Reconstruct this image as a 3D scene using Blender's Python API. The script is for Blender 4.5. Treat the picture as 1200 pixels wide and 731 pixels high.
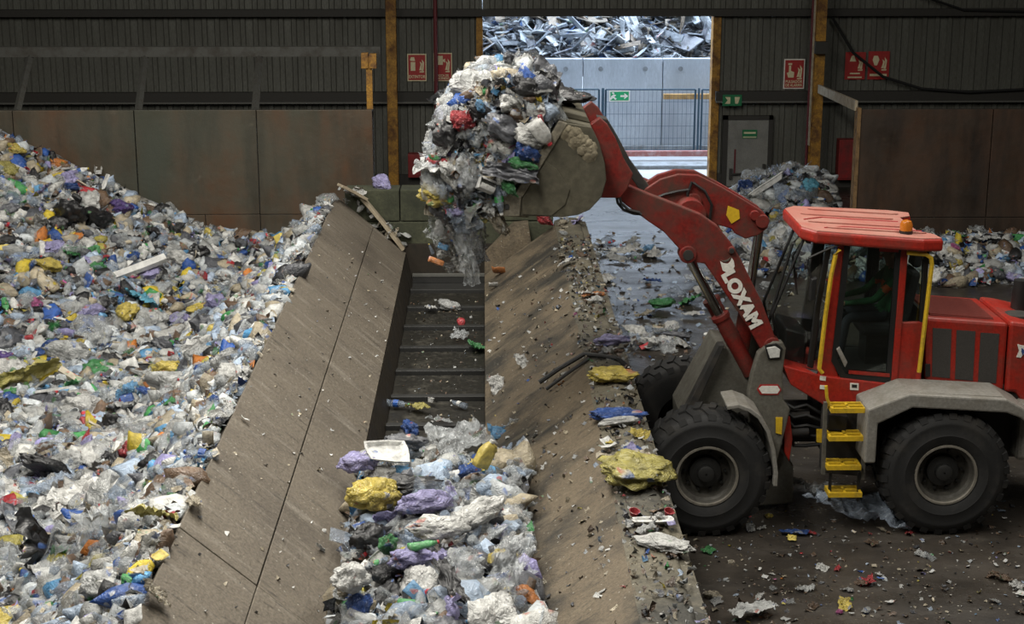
import bpy, bmesh, math, random
import numpy as np
from mathutils import Vector, Matrix, Euler, noise

# ------------------------------------------------------------------ camera, sky, light, exposure
for o in list(bpy.data.objects): bpy.data.objects.remove(o)
SC = bpy.context.scene
COL = SC.collection
CAM_H, FPX, PITCH, YAW = 7.2, 1900.0, math.radians(14.6), math.radians(-1.0)
cam_d = bpy.data.cameras.new('camera'); cam_d.sensor_width = 36.0; cam_d.lens = 36.0*FPX/1200.0
cam_d.clip_end = 300
cam = bpy.data.objects.new('camera', cam_d); COL.objects.link(cam)
cam.location = (0, 0, CAM_H); cam.rotation_euler = (math.pi/2-PITCH, 0, YAW)
SC.camera = cam
vs = SC.view_settings
vs.view_transform = 'Standard'; vs.look = 'None'; vs.gamma = 1.0; vs.use_curve_mapping = False
vs.exposure = 0.22
SC.cycles.use_denoising = True
SC.cycles.max_bounces = 8
SC.cycles.transparent_max_bounces = 12
wd = bpy.data.worlds.new('overcast_sky'); SC.world = wd; wd.use_nodes = True
bgn = wd.node_tree.nodes['Background']
bgn.inputs[0].default_value = (0.70, 0.83, 1.0, 1); bgn.inputs[1].default_value = 5.2
# daylight through the roof's skylight strips
SKY = [(-9.0, 17.0, 2.0, 18.0, 1100), (-2.0, 16.0, 2.0, 18.0, 2250), (8.0, 16.0, 2.0, 18.0, 900)]
for (lx, ly, sx, sy, pw) in SKY:
    ld = bpy.data.lights.new('skylight', 'AREA'); ld.shape = 'RECTANGLE'; ld.size = sx; ld.size_y = sy
    ld.energy = pw; ld.color = (1.0, 0.96, 0.88)
    lo = bpy.data.objects.new('skylight', ld); COL.objects.link(lo); lo.location = (lx, ly, 11.4)

# ------------------------------------------------------------------ helpers
RM = cam.rotation_euler.to_matrix()
def ray(px, py):
    v = RM @ Vector(((px-600)/FPX, -(py-365.5)/FPX, -1.0)); return v
def W(px, py, X=None, Y=None, Z=None):
    v = ray(px, py)
    if Y is not None: t = Y/v.y
    elif Z is not None: t = (Z-CAM_H)/v.z
    else: t = X/v.x
    return Vector((v.x*t, v.y*t, CAM_H+v.z*t))
def march(px, py, h, t0=8.0, t1=60.0):
    v = ray(px, py); v = v/v.length; t = t0
    while t < t1:
        x, y, z = v.x*t, v.y*t, CAM_H+v.z*t
        if z <= h(x, y): break
        t += 0.03
    return Vector((v.x*t, v.y*t, CAM_H+v.z*t))

class MB:
    def __init__(s): s.v = []; s.f = []
    def add(s, vs_, fs):
        n = len(s.v); s.v += [tuple(p) for p in vs_]; s.f += [tuple(i+n for i in f) for f in fs]; return s
    def box(s, x0, x1, y0, y1, z0, z1):
        v = [(x0,y0,z0),(x1,y0,z0),(x1,y1,z0),(x0,y1,z0),(x0,y0,z1),(x1,y0,z1),(x1,y1,z1),(x0,y1,z1)]
        return s.add(v, [(3,2,1,0),(4,5,6,7),(0,1,5,4),(1,2,6,5),(2,3,7,6),(3,0,4,7)])
    def prism(s, xz, y0, y1):
        n = len(xz)
        a = sum(xz[i][0]*xz[(i+1)%n][1]-xz[(i+1)%n][0]*xz[i][1] for i in range(n))
        if a < 0: xz = xz[::-1]
        v = [(p[0], y0, p[1]) for p in xz] + [(p[0], y1, p[1]) for p in xz]
        f = [tuple(range(n)), tuple(range(2*n-1, n-1, -1))]
        f += [((i+1)%n, i, n+i, n+(i+1)%n) for i in range(n)]
        return s.add(v, f)
    def slab(s, pts, z0, z1):
        n = len(pts)
        a = sum(pts[i][0]*pts[(i+1)%n][1]-pts[(i+1)%n][0]*pts[i][1] for i in range(n))
        if a < 0: pts = pts[::-1]
        za = z0 if callable(z0) else (lambda x, y: z0); zb = z1 if callable(z1) else (lambda x, y: z1)
        v = [(p[0], p[1], za(*p)) for p in pts]+[(p[0], p[1], zb(*p)) for p in pts]
        f = [tuple(range(n-1, -1, -1)), tuple(range(n, 2*n))]
        f += [(i, (i+1)%n, n+(i+1)%n, n+i) for i in range(n)]
        return s.add(v, f)
    def tube(s, pts, r, n=8, caps=True):
        pts = [Vector(p) for p in pts]; rings = []
        rr = r if isinstance(r, (list, tuple)) else [r]*len(pts)
        for i, p in enumerate(pts):
            d = (pts[min(i+1, len(pts)-1)]-pts[max(i-1, 0)]).normalized()
            up = Vector((0,0,1)) if abs(d.z) < .9 else Vector((1,0,0))
            a = d.cross(up).normalized(); b = d.cross(a).normalized()
            rings.append([p+(a*math.cos(2*math.pi*k/n)+b*math.sin(2*math.pi*k/n))*rr[i] for k in range(n)])
        v = [q for R in rings for q in R]; f = []
        for i in range(len(pts)-1):
            for k in range(n): f.append((i*n+k, (i+1)*n+k, (i+1)*n+(k+1)%n, i*n+(k+1)%n))
        if caps: f += [tuple(range(n)), tuple(range(len(v)-1, len(v)-n-1, -1))]
        return s.add(v, f)
    def lathe(s, prof, c=(0,0,0), axis='z', n=24, cap=True):
        c = Vector(c); v = []; f = []
        for (r, h) in prof:
            for k in range(n):
                a = 2*math.pi*k/n; p = (r*math.cos(a), r*math.sin(a), h)
                if axis == 'y': p = (p[0], p[2], p[1])
                elif axis == 'x': p = (p[2], p[0], p[1])
                v.append(c+Vector(p))
        m = len(prof)
        for i in range(m-1):
            for k in range(n):
                q = (i*n+k, i*n+(k+1)%n, (i+1)*n+(k+1)%n, (i+1)*n+k)
                f.append(q if axis != 'y' else q[::-1])
        if cap:
            f.append(tuple(range(n))[::-1]); f.append(tuple(range((m-1)*n, m*n)))
        return s.add(v, f)

def tag(o, label=None, cat=None, group=None, kind=None):
    if label: o['label'] = label
    if cat: o['category'] = cat
    if group: o['group'] = group
    if kind: o['kind'] = kind
    return o
def empty(name, loc, label=None, cat=None, group=None, kind=None):
    o = bpy.data.objects.new(name, None); COL.objects.link(o); o.location = loc; o.empty_display_size = .1
    o['base'] = list(loc); del o['base']
    return tag(o, label, cat, group, kind)
def rootloc(p):
    v = Vector((0,0,0))
    while p is not None: v += Vector(p.location); p = p.parent
    return v
def build(name, mb, mat, parent=None, smooth=False, bevel=0, local=False, label=None, segs=2):
    me = bpy.data.meshes.new(name)
    off = Vector((0,0,0)) if (local or parent is None) else rootloc(parent)
    me.from_pydata([Vector(v)-off for v in mb.v], [], mb.f); me.update()
    bm = bmesh.new(); bm.from_mesh(me); bmesh.ops.recalc_face_normals(bm, faces=bm.faces); bm.to_mesh(me); bm.free()
    o = bpy.data.objects.new(name, me); COL.objects.link(o)
    if mat: me.materials.append(mat)
    if parent is not None: o.parent = parent
    if smooth:
        for p in me.polygons: p.use_smooth = True
        try: me.set_sharp_from_angle(angle=math.radians(38))
        except Exception: pass
    if bevel:
        b = o.modifiers.new('bevel', 'BEVEL'); b.width = bevel; b.segments = segs; b.limit_method = 'ANGLE'; b.angle_limit = math.radians(35)
    if label: o['label'] = label
    return o
def dup(o, parent=None, loc=None):
    c = o.copy(); COL.objects.link(c); c.parent = parent
    if loc is not None: c.location = loc
    return c

# ------------------------------------------------------------------ materials
def newmat(name):
    m = bpy.data.materials.new(name); m.use_nodes = True
    nt = m.node_tree; return m, nt, nt.nodes['Principled BSDF']
def coords(nt, scale=(1,1,1), which='Object'):
    tc = nt.nodes.new('ShaderNodeTexCoord'); mp = nt.nodes.new('ShaderNodeMapping')
    mp.inputs['Scale'].default_value = scale
    nt.links.new(tc.outputs[which], mp.inputs[0]); return mp.outputs[0]
def nz(nt, vec, scale, detail=5, rough=.6):
    n = nt.nodes.new('ShaderNodeTexNoise'); n.inputs['Scale'].default_value = scale
    n.inputs['Detail'].default_value = detail; n.inputs['Roughness'].default_value = rough
    nt.links.new(vec, n.inputs['Vector']); return n.outputs['Fac']
def ramp(nt, fac, stops):
    r = nt.nodes.new('ShaderNodeValToRGB'); e = r.color_ramp.elements
    while len(e) < len(stops): e.new(0.5)
    for k, (p, c) in enumerate(stops):
        e[k].position = p; e[k].color = (c[0], c[1], c[2], 1) if not isinstance(c, (int, float)) else (c, c, c, 1)
    nt.links.new(fac, r.inputs[0]); return r.outputs[0]
def mixc(nt, a, b, fac, mode='MIX'):
    m = nt.nodes.new('ShaderNodeMix'); m.data_type = 'RGBA'; m.blend_type = mode
    for sock, val in ((m.inputs[6], a), (m.inputs[7], b), (m.inputs[0], fac)):
        if hasattr(val, 'is_linked') or hasattr(val, 'links'): nt.links.new(val, sock)
        elif isinstance(val, (int, float)): sock.default_value = val
        else: sock.default_value = (val[0], val[1], val[2], 1)
    return m.outputs[2]
def bump(nt, bs, height, strength=.3, dist=.02):
    b = nt.nodes.new('ShaderNodeBump'); b.inputs['Strength'].default_value = strength; b.inputs['Distance'].default_value = dist
    nt.links.new(height, b.inputs['Height']); nt.links.new(b.outputs[0], bs.inputs['Normal'])
def simple(name, c, rough=.5, metal=0, dirt=None, dscale=4, damount=(.45,.7), bmp=0, bscale=30, stretch=(1,1,1), fine=.12):
    m, nt, b = newmat(name)
    b.inputs['Roughness'].default_value = rough; b.inputs['Metallic'].default_value = metal
    vec = coords(nt, stretch)
    f2 = ramp(nt, nz(nt, vec, bscale, 4), [(.3, 1-fine*1.6), (.7, 1+fine*.6)])
    col = mixc(nt, c, f2, 1.0, 'MULTIPLY')
    if dirt:
        f = ramp(nt, nz(nt, vec, dscale, 7, .65), [(damount[0], 0.0), (damount[1], 1.0)])
        col = mixc(nt, col, dirt, f)
        rr = nt.nodes.new('ShaderNodeMapRange'); rr.inputs[3].default_value = rough; rr.inputs[4].default_value = min(1, rough+.3)
        nt.links.new(f, rr.inputs[0]); nt.links.new(rr.outputs[0], b.inputs['Roughness'])
    nt.links.new(col, b.inputs['Base Color'])
    if bmp: bump(nt, b, nz(nt, vec, bscale, 6), bmp, .02)
    return m
M = {}
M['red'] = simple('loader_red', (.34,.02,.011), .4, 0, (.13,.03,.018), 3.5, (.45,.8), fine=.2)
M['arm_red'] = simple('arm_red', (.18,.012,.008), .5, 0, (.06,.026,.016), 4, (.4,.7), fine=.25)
M['roof_red'] = simple('roof_red', (.40,.085,.06), .5, 0, (.38,.19,.15), 2.2, (.2,.65), fine=.15)
M['grey'] = simple('loader_grey', (.13,.125,.105), .5, 0, (.07,.06,.045), 5, (.4,.8), fine=.2)
M['fender'] = simple('fender_grey', (.24,.23,.205), .5, 0, (.13,.115,.09), 4, (.45,.8), fine=.2)
M['bucket'] = simple('bucket_steel', (.11,.1,.07), .5, .3, (.05,.045,.03), 2.5, (.4,.75), bmp=.15, bscale=12, fine=.25)
M['bucket_edge'] = simple('bucket_edge', (.26,.235,.18), .45, .3, (.07,.06,.045), 5, (.4,.75), bmp=.15, fine=.25)
M['mud'] = simple('dried_mud', (.22,.19,.13), .95, 0, (.10,.085,.055), 9, (.35,.7), bmp=.6, bscale=25)
M['rubber'] = simple('tyre_rubber', (.012,.012,.012), .72, 0, (.045,.04,.033), 3, (.5,.85), bmp=.1)
M['rim'] = simple('rim_grey', (.075,.07,.058), .55, .1, (.03,.027,.022), 6, (.4,.7))
M['rimlip'] = simple('rim_lip', (.24,.22,.185), .5, .2, (.1,.09,.07), 6, (.4,.7))
M['hub'] = simple('hub_dark', (.02,.02,.019), .55)
M['black'] = simple('black_plastic', (.012,.012,.012), .45)
M['under'] = simple('underbody', (.018,.017,.016), .7, 0, (.045,.038,.03), 6)
M['yellow'] = simple('yellow_paint', (.62,.40,.02), .45, 0, (.22,.15,.03), 7, (.5,.8))
M['chrome'] = simple('rod_chrome', (.55,.55,.55), .18, 1.0)
M['mesh_grille'] = simple('grille_mesh', (.055,.05,.045), .7, 0, None, bscale=220, fine=.5)
M['seat'] = simple('seat_cloth', (.02,.02,.022), .9)
M['white'] = simple('white_paint', (.72,.70,.64), .5)
M['cream'] = simple('sign_cream', (.62,.56,.36), .5)
M['signred'] = simple('sign_red', (.33,.018,.016), .5)
M['signgreen'] = simple('sign_green', (.01,.33,.12), .45)
M['signgreen_dark'] = simple('sign_green_dark', (.01,.16,.06), .45)
M['blue'] = simple('blue_print', (.03,.06,.2), .5)
M['lamp'] = simple('lamp_lens', (.6,.6,.57), .15)
M['box_red'] = simple('hydrant_red', (.22,.012,.012), .5, 0, (.06,.012,.01), 3)
def rust_mat(name, base, tones):
    m, nt, b = newmat(name); vec = coords(nt); sv = coords(nt, (1.6,1.6,.35)); c = base
    for k, (t, sc_, lo, hi) in enumerate(tones): c = mixc(nt, c, t, ramp(nt, nz(nt, sv if k % 2 else vec, sc_, 7, .65), [(lo, 0.), (hi, 1.)]))
    nt.links.new(c, b.inputs['Base Color']); b.inputs['Metallic'].default_value = .15
    nt.links.new(ramp(nt, nz(nt, vec, 1.3, 5), [(.3, .38), (.7, .75)]), b.inputs['Roughness']); bump(nt, b, nz(nt, vec, 8, 7), .25, .02); return m
M['rust'] = rust_mat('rusted_plate', (.075,.062,.042), [((.10,.045,.02), .55, .42, .66), ((.03,.028,.02), 1.1, .45, .72), ((.13,.11,.08), 2.6, .62, .8), ((.05,.055,.04), .35, .45, .7)])
M['rust2'] = rust_mat('rusted_plate_brown', (.045,.030,.020), [((.07,.034,.018), .6, .42, .66), ((.018,.013,.01), 1.0, .42, .7), ((.09,.06,.035), 3, .66, .82)])
M['rustedge'] = simple('rust_edge', (.2,.12,.05), .8, 0, (.07,.04,.02), 6)
M['clad'] = simple('wall_cladding', (.135,.138,.118), .5, .15, (.06,.058,.048), .9, (.35,.7), stretch=(1.5,1.5,.35), fine=.3)
M['girt'] = simple('girt_steel', (.028,.026,.022), .7)
M['girt_lip'] = simple('girt_lip', (.1,.1,.09), .6)
M['prop'] = simple('prop_steel', (.05,.05,.044), .65, 0, (.03,.026,.02), 4)
M['column'] = simple('column_yellow', (.38,.19,.018), .55, 0, (.10,.045,.015), 3.5, (.42,.62), fine=.3)
M['pipe_red'] = simple('pipe_red', (.11,.012,.016), .5)
M['timber'] = simple('weathered_timber', (.33,.28,.20), .8, 0, (.16,.12,.08), 5)
M['door'] = simple('door_grey', (.2,.2,.185), .5, 0, (.1,.1,.09), 2, (.45,.8))
M['yard_wall'] = simple('yard_concrete', (.44,.48,.53), .85, 0, (.33,.36,.40), 1.2, (.4,.7), stretch=(1,1,.25), bmp=.1)
M['yard'] = simple('yard_ground', (.42,.44,.46), .7, 0, (.3,.31,.32), .5, (.4,.7))
M['kerb'] = simple('kerb_grey', (.25,.27,.29), .8, 0, (.12,.12,.12), 3)
M['barrier'] = simple('barrier_red', (.36,.14,.13), .6, 0, (.5,.42,.42), 3)
M['fence'] = simple('fence_steel', (.035,.075,.11), .5, .3)
M['wood'] = simple('orange_timber', (.45,.27,.10), .7, 0, (.22,.13,.05), 4)
M['block'] = simple('mossy_block', (.066,.07,.04), .9, 0, (.025,.028,.018), 1.6, (.4,.7), bmp=.25, bscale=18, fine=.3)
M['slat'] = simple('conveyor_slat', (.028,.026,.021), .5, .4, (.06,.055,.042), 5, (.5,.8), bmp=.15, bscale=20, fine=.4)
M['skirt'] = simple('skirt_steel', (.035,.028,.02), .55, .4, (.015,.013,.01), 3)
M['cable'] = simple('cable_black', (.01,.01,.01), .5)
M['roofsheet'] = simple('roof_sheet', (.12,.12,.11), .7)
M['amber'] = simple('beacon_amber', (.45,.14,.015), .2)

def slab_mat(name, base, dark, light, streak=(1,1,1), spots=.62, darkamt=(.45,.75)):
    """worn concrete / steel with scratches along the fall line and bits of dirt"""
    m, nt, b = newmat(name)
    vec = coords(nt, (1,1,1)); sv = coords(nt, streak)
    c = mixc(nt, base, dark, ramp(nt, nz(nt, vec, .9, 6, .6), [(darkamt[0], 0.), (darkamt[1], 1.)]))
    c = mixc(nt, c, light, ramp(nt, nz(nt, sv, 2.2, 5, .6), [(.55, 0.), (.78, .55)]))
    c = mixc(nt, c, (dark[0]*.45, dark[1]*.45, dark[2]*.45), ramp(nt, nz(nt, sv, 5.5, 4, .6), [(.58, 0.), (.72, .7)]))
    v = nt.nodes.new('ShaderNodeTexVoronoi'); v.inputs['Scale'].default_value = 26; nt.links.new(vec, v.inputs['Vector'])
    sep = nt.nodes.new('ShaderNodeSeparateColor'); nt.links.new(v.outputs['Color'], sep.inputs[0])
    near = ramp(nt, v.outputs['Distance'], [(.12, 1.), (.25, 0.)])
    pick = ramp(nt, sep.outputs[0], [(.90, 0.), (.93, 1.)])
    mul = nt.nodes.new('ShaderNodeMath'); mul.operation = 'MULTIPLY'; nt.links.new(near, mul.inputs[0]); nt.links.new(pick, mul.inputs[1])
    c = mixc(nt, c, (.4,.38,.32), mul.outputs[0])
    c = mixc(nt, c, ramp(nt, nz(nt, vec, 34, 6, .75), [(.32, .55), (.62, 1.12)]), 1.0, 'MULTIPLY')
    nt.links.new(c, b.inputs['Base Color']); b.inputs['Roughness'].default_value = .7
    bump(nt, b, nz(nt, vec, 22, 8, .7), .6, .03)
    return m
M['plate'] = slab_mat('hopper_plate', (.145,.122,.092), (.085,.07,.054), (.32,.29,.24), (.5,2.4,.5))
M['slope'] = slab_mat('hopper_slope', (.135,.105,.068), (.028,.025,.019), (.22,.18,.12), (.6,2.2,.6), darkamt=(.44,.6))
M['ledge'] = slab_mat('ledge_concrete', (.13,.115,.08), (.045,.043,.035), (.24,.21,.15), (1.6,1.6,1.6), darkamt=(.4,.62))

def floor_mat():
    m, nt, b = newmat('hall_floor')
    vec = coords(nt); sv = coords(nt, (.6, 1.5, 1))
    c = mixc(nt, (.052,.044,.036), (.022,.019,.016), ramp(nt, nz(nt, vec, .7, 9, .7), [(.38, 0.), (.62, 1.)]))
    c = mixc(nt, c, (.085,.076,.064), ramp(nt, nz(nt, sv, 1.6, 9, .7), [(.54, 0.), (.74, .75)]))
    v = nt.nodes.new('ShaderNodeTexVoronoi'); v.inputs['Scale'].default_value = 22; nt.links.new(vec, v.inputs['Vector'])
    sep = nt.nodes.new('ShaderNodeSeparateColor'); nt.links.new(v.outputs['Color'], sep.inputs[0])
    near = ramp(nt, v.outputs['Distance'], [(.16, 1.), (.3, 0.)])
    pick = ramp(nt, sep.outputs[0], [(.86, 0.), (.89, 1.)])
    mul = nt.nodes.new('ShaderNodeMath'); mul.operation = 'MULTIPLY'; nt.links.new(near, mul.inputs[0]); nt.links.new(pick, mul.inputs[1])
    c = mixc(nt, c, ramp(nt, sep.outputs[1], [(0., (.1,.08,.05)), (.5, (.22,.19,.14)), (1., (.36,.35,.32))]), mul.outputs[0])
    nt.links.new(c, b.inputs['Base Color'])
    r = ramp(nt, nz(nt, sv, .9, 6), [(.35, .22), (.65, .5)]); nt.links.new(r, b.inputs['Roughness'])
    bump(nt, b, nz(nt, vec, 9, 9, .7), .35, .03)
    return m
M['floor'] = floor_mat()
def glass_mat(name, tint, amt):
    m = bpy.data.materials.new(name); m.use_nodes = True; nt = m.node_tree; nt.nodes.clear()
    out = nt.nodes.new('ShaderNodeOutputMaterial'); mx = nt.nodes.new('ShaderNodeMixShader')
    t = nt.nodes.new('ShaderNodeBsdfTransparent'); t.inputs[0].default_value = (*tint, 1)
    g = nt.nodes.new('ShaderNodeBsdfGlossy'); g.inputs['Roughness'].default_value = .04; g.inputs[0].default_value = (.8,.85,.85,1)
    mx.inputs[0].default_value = amt
    nt.links.new(t.outputs[0], mx.inputs[1]); nt.links.new(g.outputs[0], mx.inputs[2]); nt.links.new(mx.outputs[0], out.inputs[0]); return m
M['glass'] = glass_mat('cab_glass', (.86,.90,.88), .07)
M['glass_dark'] = glass_mat('cab_glass_tinted', (.66,.72,.70), .06)

def trash_mat(name, src, alpha=1.0, rough=.4, trans=.0, bstr=.5):
    """src 'OBJ': the colour each thing carries; 'COL': the colour each scrap carries; wrinkles and a little print"""
    m, nt, b = newmat(name); k = 1.0 if src == 'OBJ' else 3.2
    vec = coords(nt)
    if src == 'OBJ':
        oi = nt.nodes.new('ShaderNodeObjectInfo'); c = oi.outputs['Color']
        ad = nt.nodes.new('ShaderNodeVectorMath'); ad.operation = 'ADD'
        sc_ = nt.nodes.new('ShaderNodeMath'); sc_.operation = 'MULTIPLY'; sc_.inputs[1].default_value = 37.0
        nt.links.new(oi.outputs['Random'], sc_.inputs[0]); nt.links.new(vec, ad.inputs[0]); nt.links.new(sc_.outputs[0], ad.inputs[1]); vec = ad.outputs[0]
    else:
        a = nt.nodes.new('ShaderNodeVertexColor'); a.layer_name = 'Col'; c = a.outputs[0]
    c = mixc(nt, c, ramp(nt, nz(nt, vec, 4*k, 5, .6), [(.3, .5), (.6, 1.0)]), 1.0, 'MULTIPLY')
    pr = ramp(nt, nz(nt, vec, 2.6*k, 2, .4), [(.66, 0.), (.68, .75)])
    c = mixc(nt, c, ramp(nt, nz(nt, vec, 1.1*k, 1), [(.4, (.5,.5,.48)), (.47, (.05,.12,.35)), (.52, (.4,.36,.3)), (.57, (.42,.05,.04)), (.62, (.10,.2,.1))]), pr)
    nt.links.new(c, b.inputs['Base Color']); b.inputs['Roughness'].default_value = rough
    b.inputs['Alpha'].default_value = alpha; b.inputs['Specular IOR Level'].default_value = .65
    n = nt.nodes.new('ShaderNodeTexNoise'); n.inputs['Scale'].default_value = 5*k; n.inputs['Detail'].default_value = 4; n.inputs['Distortion'].default_value = 1.4; nt.links.new(vec, n.inputs['Vector'])
    f = nt.nodes.new('ShaderNodeMath'); f.operation = 'SUBTRACT'; f.inputs[1].default_value = .5; nt.links.new(n.outputs['Fac'], f.inputs[0])
    g = nt.nodes.new('ShaderNodeMath'); g.operation = 'ABSOLUTE'; nt.links.new(f.outputs[0], g.inputs[0])
    bump(nt, b, g.outputs[0], bstr, .12)
    if trans:
        out = nt.nodes['Material Output']; mx = nt.nodes.new('ShaderNodeMixShader'); tr = nt.nodes.new('ShaderNodeBsdfTranslucent')
        nt.links.new(c, tr.inputs[0]); mx.inputs[0].default_value = trans
        nt.links.new(b.outputs[0], mx.inputs[1]); nt.links.new(tr.outputs[0], mx.inputs[2]); nt.links.new(mx.outputs[0], out.inputs[0])
    return m
M['t_opaque'] = trash_mat('waste_opaque', 'OBJ', 1, .38, 0, .35)
M['t_film'] = trash_mat('waste_film', 'OBJ', 1, .3, .12, .8)
M['t_clear'] = trash_mat('waste_clear', 'OBJ', .42, .14, 0, .9)
M['s_opaque'] = trash_mat('scraps_opaque', 'COL', 1, .4, 0, .5)
M['s_clear'] = trash_mat('scraps_clear', 'COL', .45, .16, 0, .7)

# ------------------------------------------------------------------ the setting
WX0, WX1, YB, YR, ZC = -16.0, 19.0, 40.0, -4.0, 11.6
def structure(name, mb, mat, parent=None, bevel=0):
    o = build(name, mb, mat, parent, bevel=bevel)
    if parent is None: o['kind'] = 'structure'
    return o
structure('floor', MB().box(WX0, WX1, YR, YB+.3, -.3, 0), M['floor'])
structure('ceiling', MB().box(WX0, WX1, YR, YB+.3, ZC, ZC+.3), M['roofsheet'])
structure('wall_left', MB().box(WX0-.3, WX0, YR, YB+.3, 0, ZC), M['clad'])
structure('wall_right', MB().box(WX1, WX1+.3, YR, YB+.3, 0, ZC), M['clad'])
structure('wall_front', MB().box(WX0, WX1, YR-.3, YR, 0, ZC), M['clad'])
DX0, DX1 = W(566, 100, Y=YB).x, W(833, 100, Y=YB).x
DZ = W(700, 19, Y=YB).z
wall = empty('wall_back', (0, YB, 0), kind='structure')
# cladding sheets, each a ribbed sheet of its own
SHW, NR = .93, 3
def sheet_mesh(z0, z1, width=SHW):
    mb = MB(); per = SHW/NR; n = max(1, round(width/per)); per = width/n; pts = []
    for k in range(n):
        x = k*per
        pts += [(x, 0), (x+per*.52, 0), (x+per*.60, -.045), (x+per*.92, -.045)]
    pts.append((width, 0))
    v = []; f = []
    for (x, y) in pts: v += [(x, y, z0), (x, y, z1)]
    for k in range(len(pts)-1): f.append((2*k, 2*k+2, 2*k+3, 2*k+1))
    mb.add(v, f); return mb
full = None; x = WX0; k = 0
def put_sheet(x, w, z0, z1, first):
    if first is None or abs(w-SHW) > 1e-4 or z0 > 0:
        o = build('cladding_sheet', sheet_mesh(z0, z1, w), M['clad'], wall, local=True)
    else: o = dup(first, wall)
    o.location = (x, 0, 0); return o
while x < DX0-.02:
    w = min(SHW, DX0-x); o = put_sheet(x, w-.012 if w < SHW else SHW, 0, ZC, full); full = full or o; x += SHW
x = DX1
while x < WX1-.02:
    w = min(SHW, WX1-x); put_sheet(x, w if w < SHW else SHW, 0, ZC, full); x += SHW
x = DX0; lint = None
while x < DX1-.02:
    w = min(SHW, DX1-x)
    if lint is None or w < SHW: o = build('cladding_sheet', sheet_mesh(DZ, ZC, w), M['clad'], wall, local=True); lint = lint or o
    else: o = dup(lint, wall)
    o.location = (x, 0, 0); x += SHW
# girts and frame of the opening
zg1, zg2 = W(300, 18, Y=YB-.2).z, W(300, 113, Y=YB-.2).z
for (xa, xb) in ((WX0, DX0-.1), (DX1+.1, WX1)):
    build('girt', MB().box(xa, xb, YB-.26, YB-.06, zg2-.14, zg2+.1), M['girt'], wall)
    build('girt_lip', MB().box(xa, xb, YB-.3, YB-.262, zg2-.17, zg2-.13), M['girt_lip'], wall)
build('girt', MB().box(WX0, WX1, YB-.26, YB-.06, zg1-.03, zg1+.14), M['girt'], wall)
zg3 = W(300, -60, Y=YB-.2).z
build('girt', MB().box(WX0, WX1, YB-.26, YB-.06, zg3-.1, zg3+.1), M['girt'], wall)
for (xa, xb) in ((DX0-.16, DX0), (DX1, DX1+.2)):
    build('door_jamb', MB().box(xa, xb, YB-.12, YB+.25, 0, DZ), M['column'], wall, bevel=.01)
build('plinth', MB().box(WX0, DX0-.17, YB-.12, YB-.05, 0, .35), M['girt'], wall)
build('plinth', MB().box(DX1+.21, W(852,200,Y=YB).x, YB-.12, YB-.05, 0, .35), M['girt'], wall)
build('plinth', MB().box(W(905,200,Y=YB).x, WX1, YB-.12, YB-.05, 0, .35), M['girt'], wall)

# door in the back wall
a = W(853, 140, Y=YB-.1); bq = W(901, 140, Y=YB-.1)
dr = empty('door_1', (a.x, YB-.1, 0), kind='structure')
dz = a.z
build('door_frame', MB().box(a.x-.12, a.x, YB-.16, YB-.05, 0, dz+.1).box(bq.x, bq.x+.1, YB-.16, YB-.05, 0, dz+.1).box(a.x-.12, bq.x+.1, YB-.16, YB-.05, dz, dz+.1), M['girt'], dr)
build('door_leaf', MB().box(a.x, bq.x, YB-.13, YB-.07, .02, dz), M['door'], dr, bevel=.008)
zb = W(870, 204, Y=YB-.15).z
build('push_bar', MB().tube([(a.x+.1, YB-.2, zb), (bq.x-.08, YB-.2, zb+.06)], .025).box(a.x+.07, a.x+.14, YB-.21, YB-.12, zb-.12, zb+.14).box(bq.x-.12, bq.x-.05, YB-.21, YB-.12, zb-.05, zb+.25), M['girt'], dr)
build('door_strip', MB().box(a.x+.18, a.x+.22, YB-.15, YB-.128, zb, zb+.62), M['pipe_red'], dr)

def text_mesh(body, size, mat, name, parent, loc, rot, bold=0.0, extrude=.003, sx=1.0):
    cu = bpy.data.curves.new(name, 'FONT'); cu.body = body; cu.size = size; cu.extrude = extrude; cu.offset = bold
    cu.align_x = 'CENTER'; cu.align_y = 'CENTER'
    t = bpy.data.objects.new(name, cu); COL.objects.link(t)
    dg = bpy.context.evaluated_depsgraph_get(); me = bpy.data.meshes.new_from_object(t.evaluated_get(dg))
    bpy.data.objects.remove(t)
    o = bpy.data.objects.new(name, me); COL.objects.link(o); me.materials.clear(); me.materials.append(mat)
    o.parent = parent; o.location = Vector(loc)-(rootloc(parent) if parent else Vector()); o.rotation_euler = rot; o.scale = (sx, 1, 1)
    return o
FRONT = (math.pi/2, 0, 0)

def sign(px0, py0, px1, py1, Y, label, board, border, parts, texts, group=None, name='safety_sign'):
    p = W(px0, py0, Y=Y); q = W(px1, py1, Y=Y); w, h = q.x-p.x, p.z-q.z
    r = empty(name, (p.x, Y, q.z), label, 'sign', group)
    build('board', MB().box(p.x, q.x, Y-.012, Y, q.z, p.z), border, r)
    bd = w*.055
    build('face', MB().box(p.x+bd, q.x-bd, Y-.016, Y-.0121, q.z+bd, p.z-bd), board, r)
    if parts:
        for poly in parts: build('pictogram', MB().prism([(p.x+u*w, p.z-v*h) for (u, v) in poly], Y-.02, Y-.0161), M['cream'] if board is not M['signgreen'] else M['white'], r)
    for (body, u, v, hh, ww) in texts:
        if body is None:
            build('lettering', MB().box(p.x+(u-ww/2)*w, p.x+(u+ww/2)*w, Y-.02, Y-.0161, p.z-(v+hh/2)*h, p.z-(v-hh/2)*h), M['cream'], r)
        else:
            t = text_mesh(body, hh*h*1.3, M['cream'], 'lettering', r, (p.x+u*w, Y-.018, p.z-v*h), FRONT, .002)
            if t.dimensions.x > 0: t.scale = (min(1.6, ww*w/t.dimensions.x), 1, 1)
    return r
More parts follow.
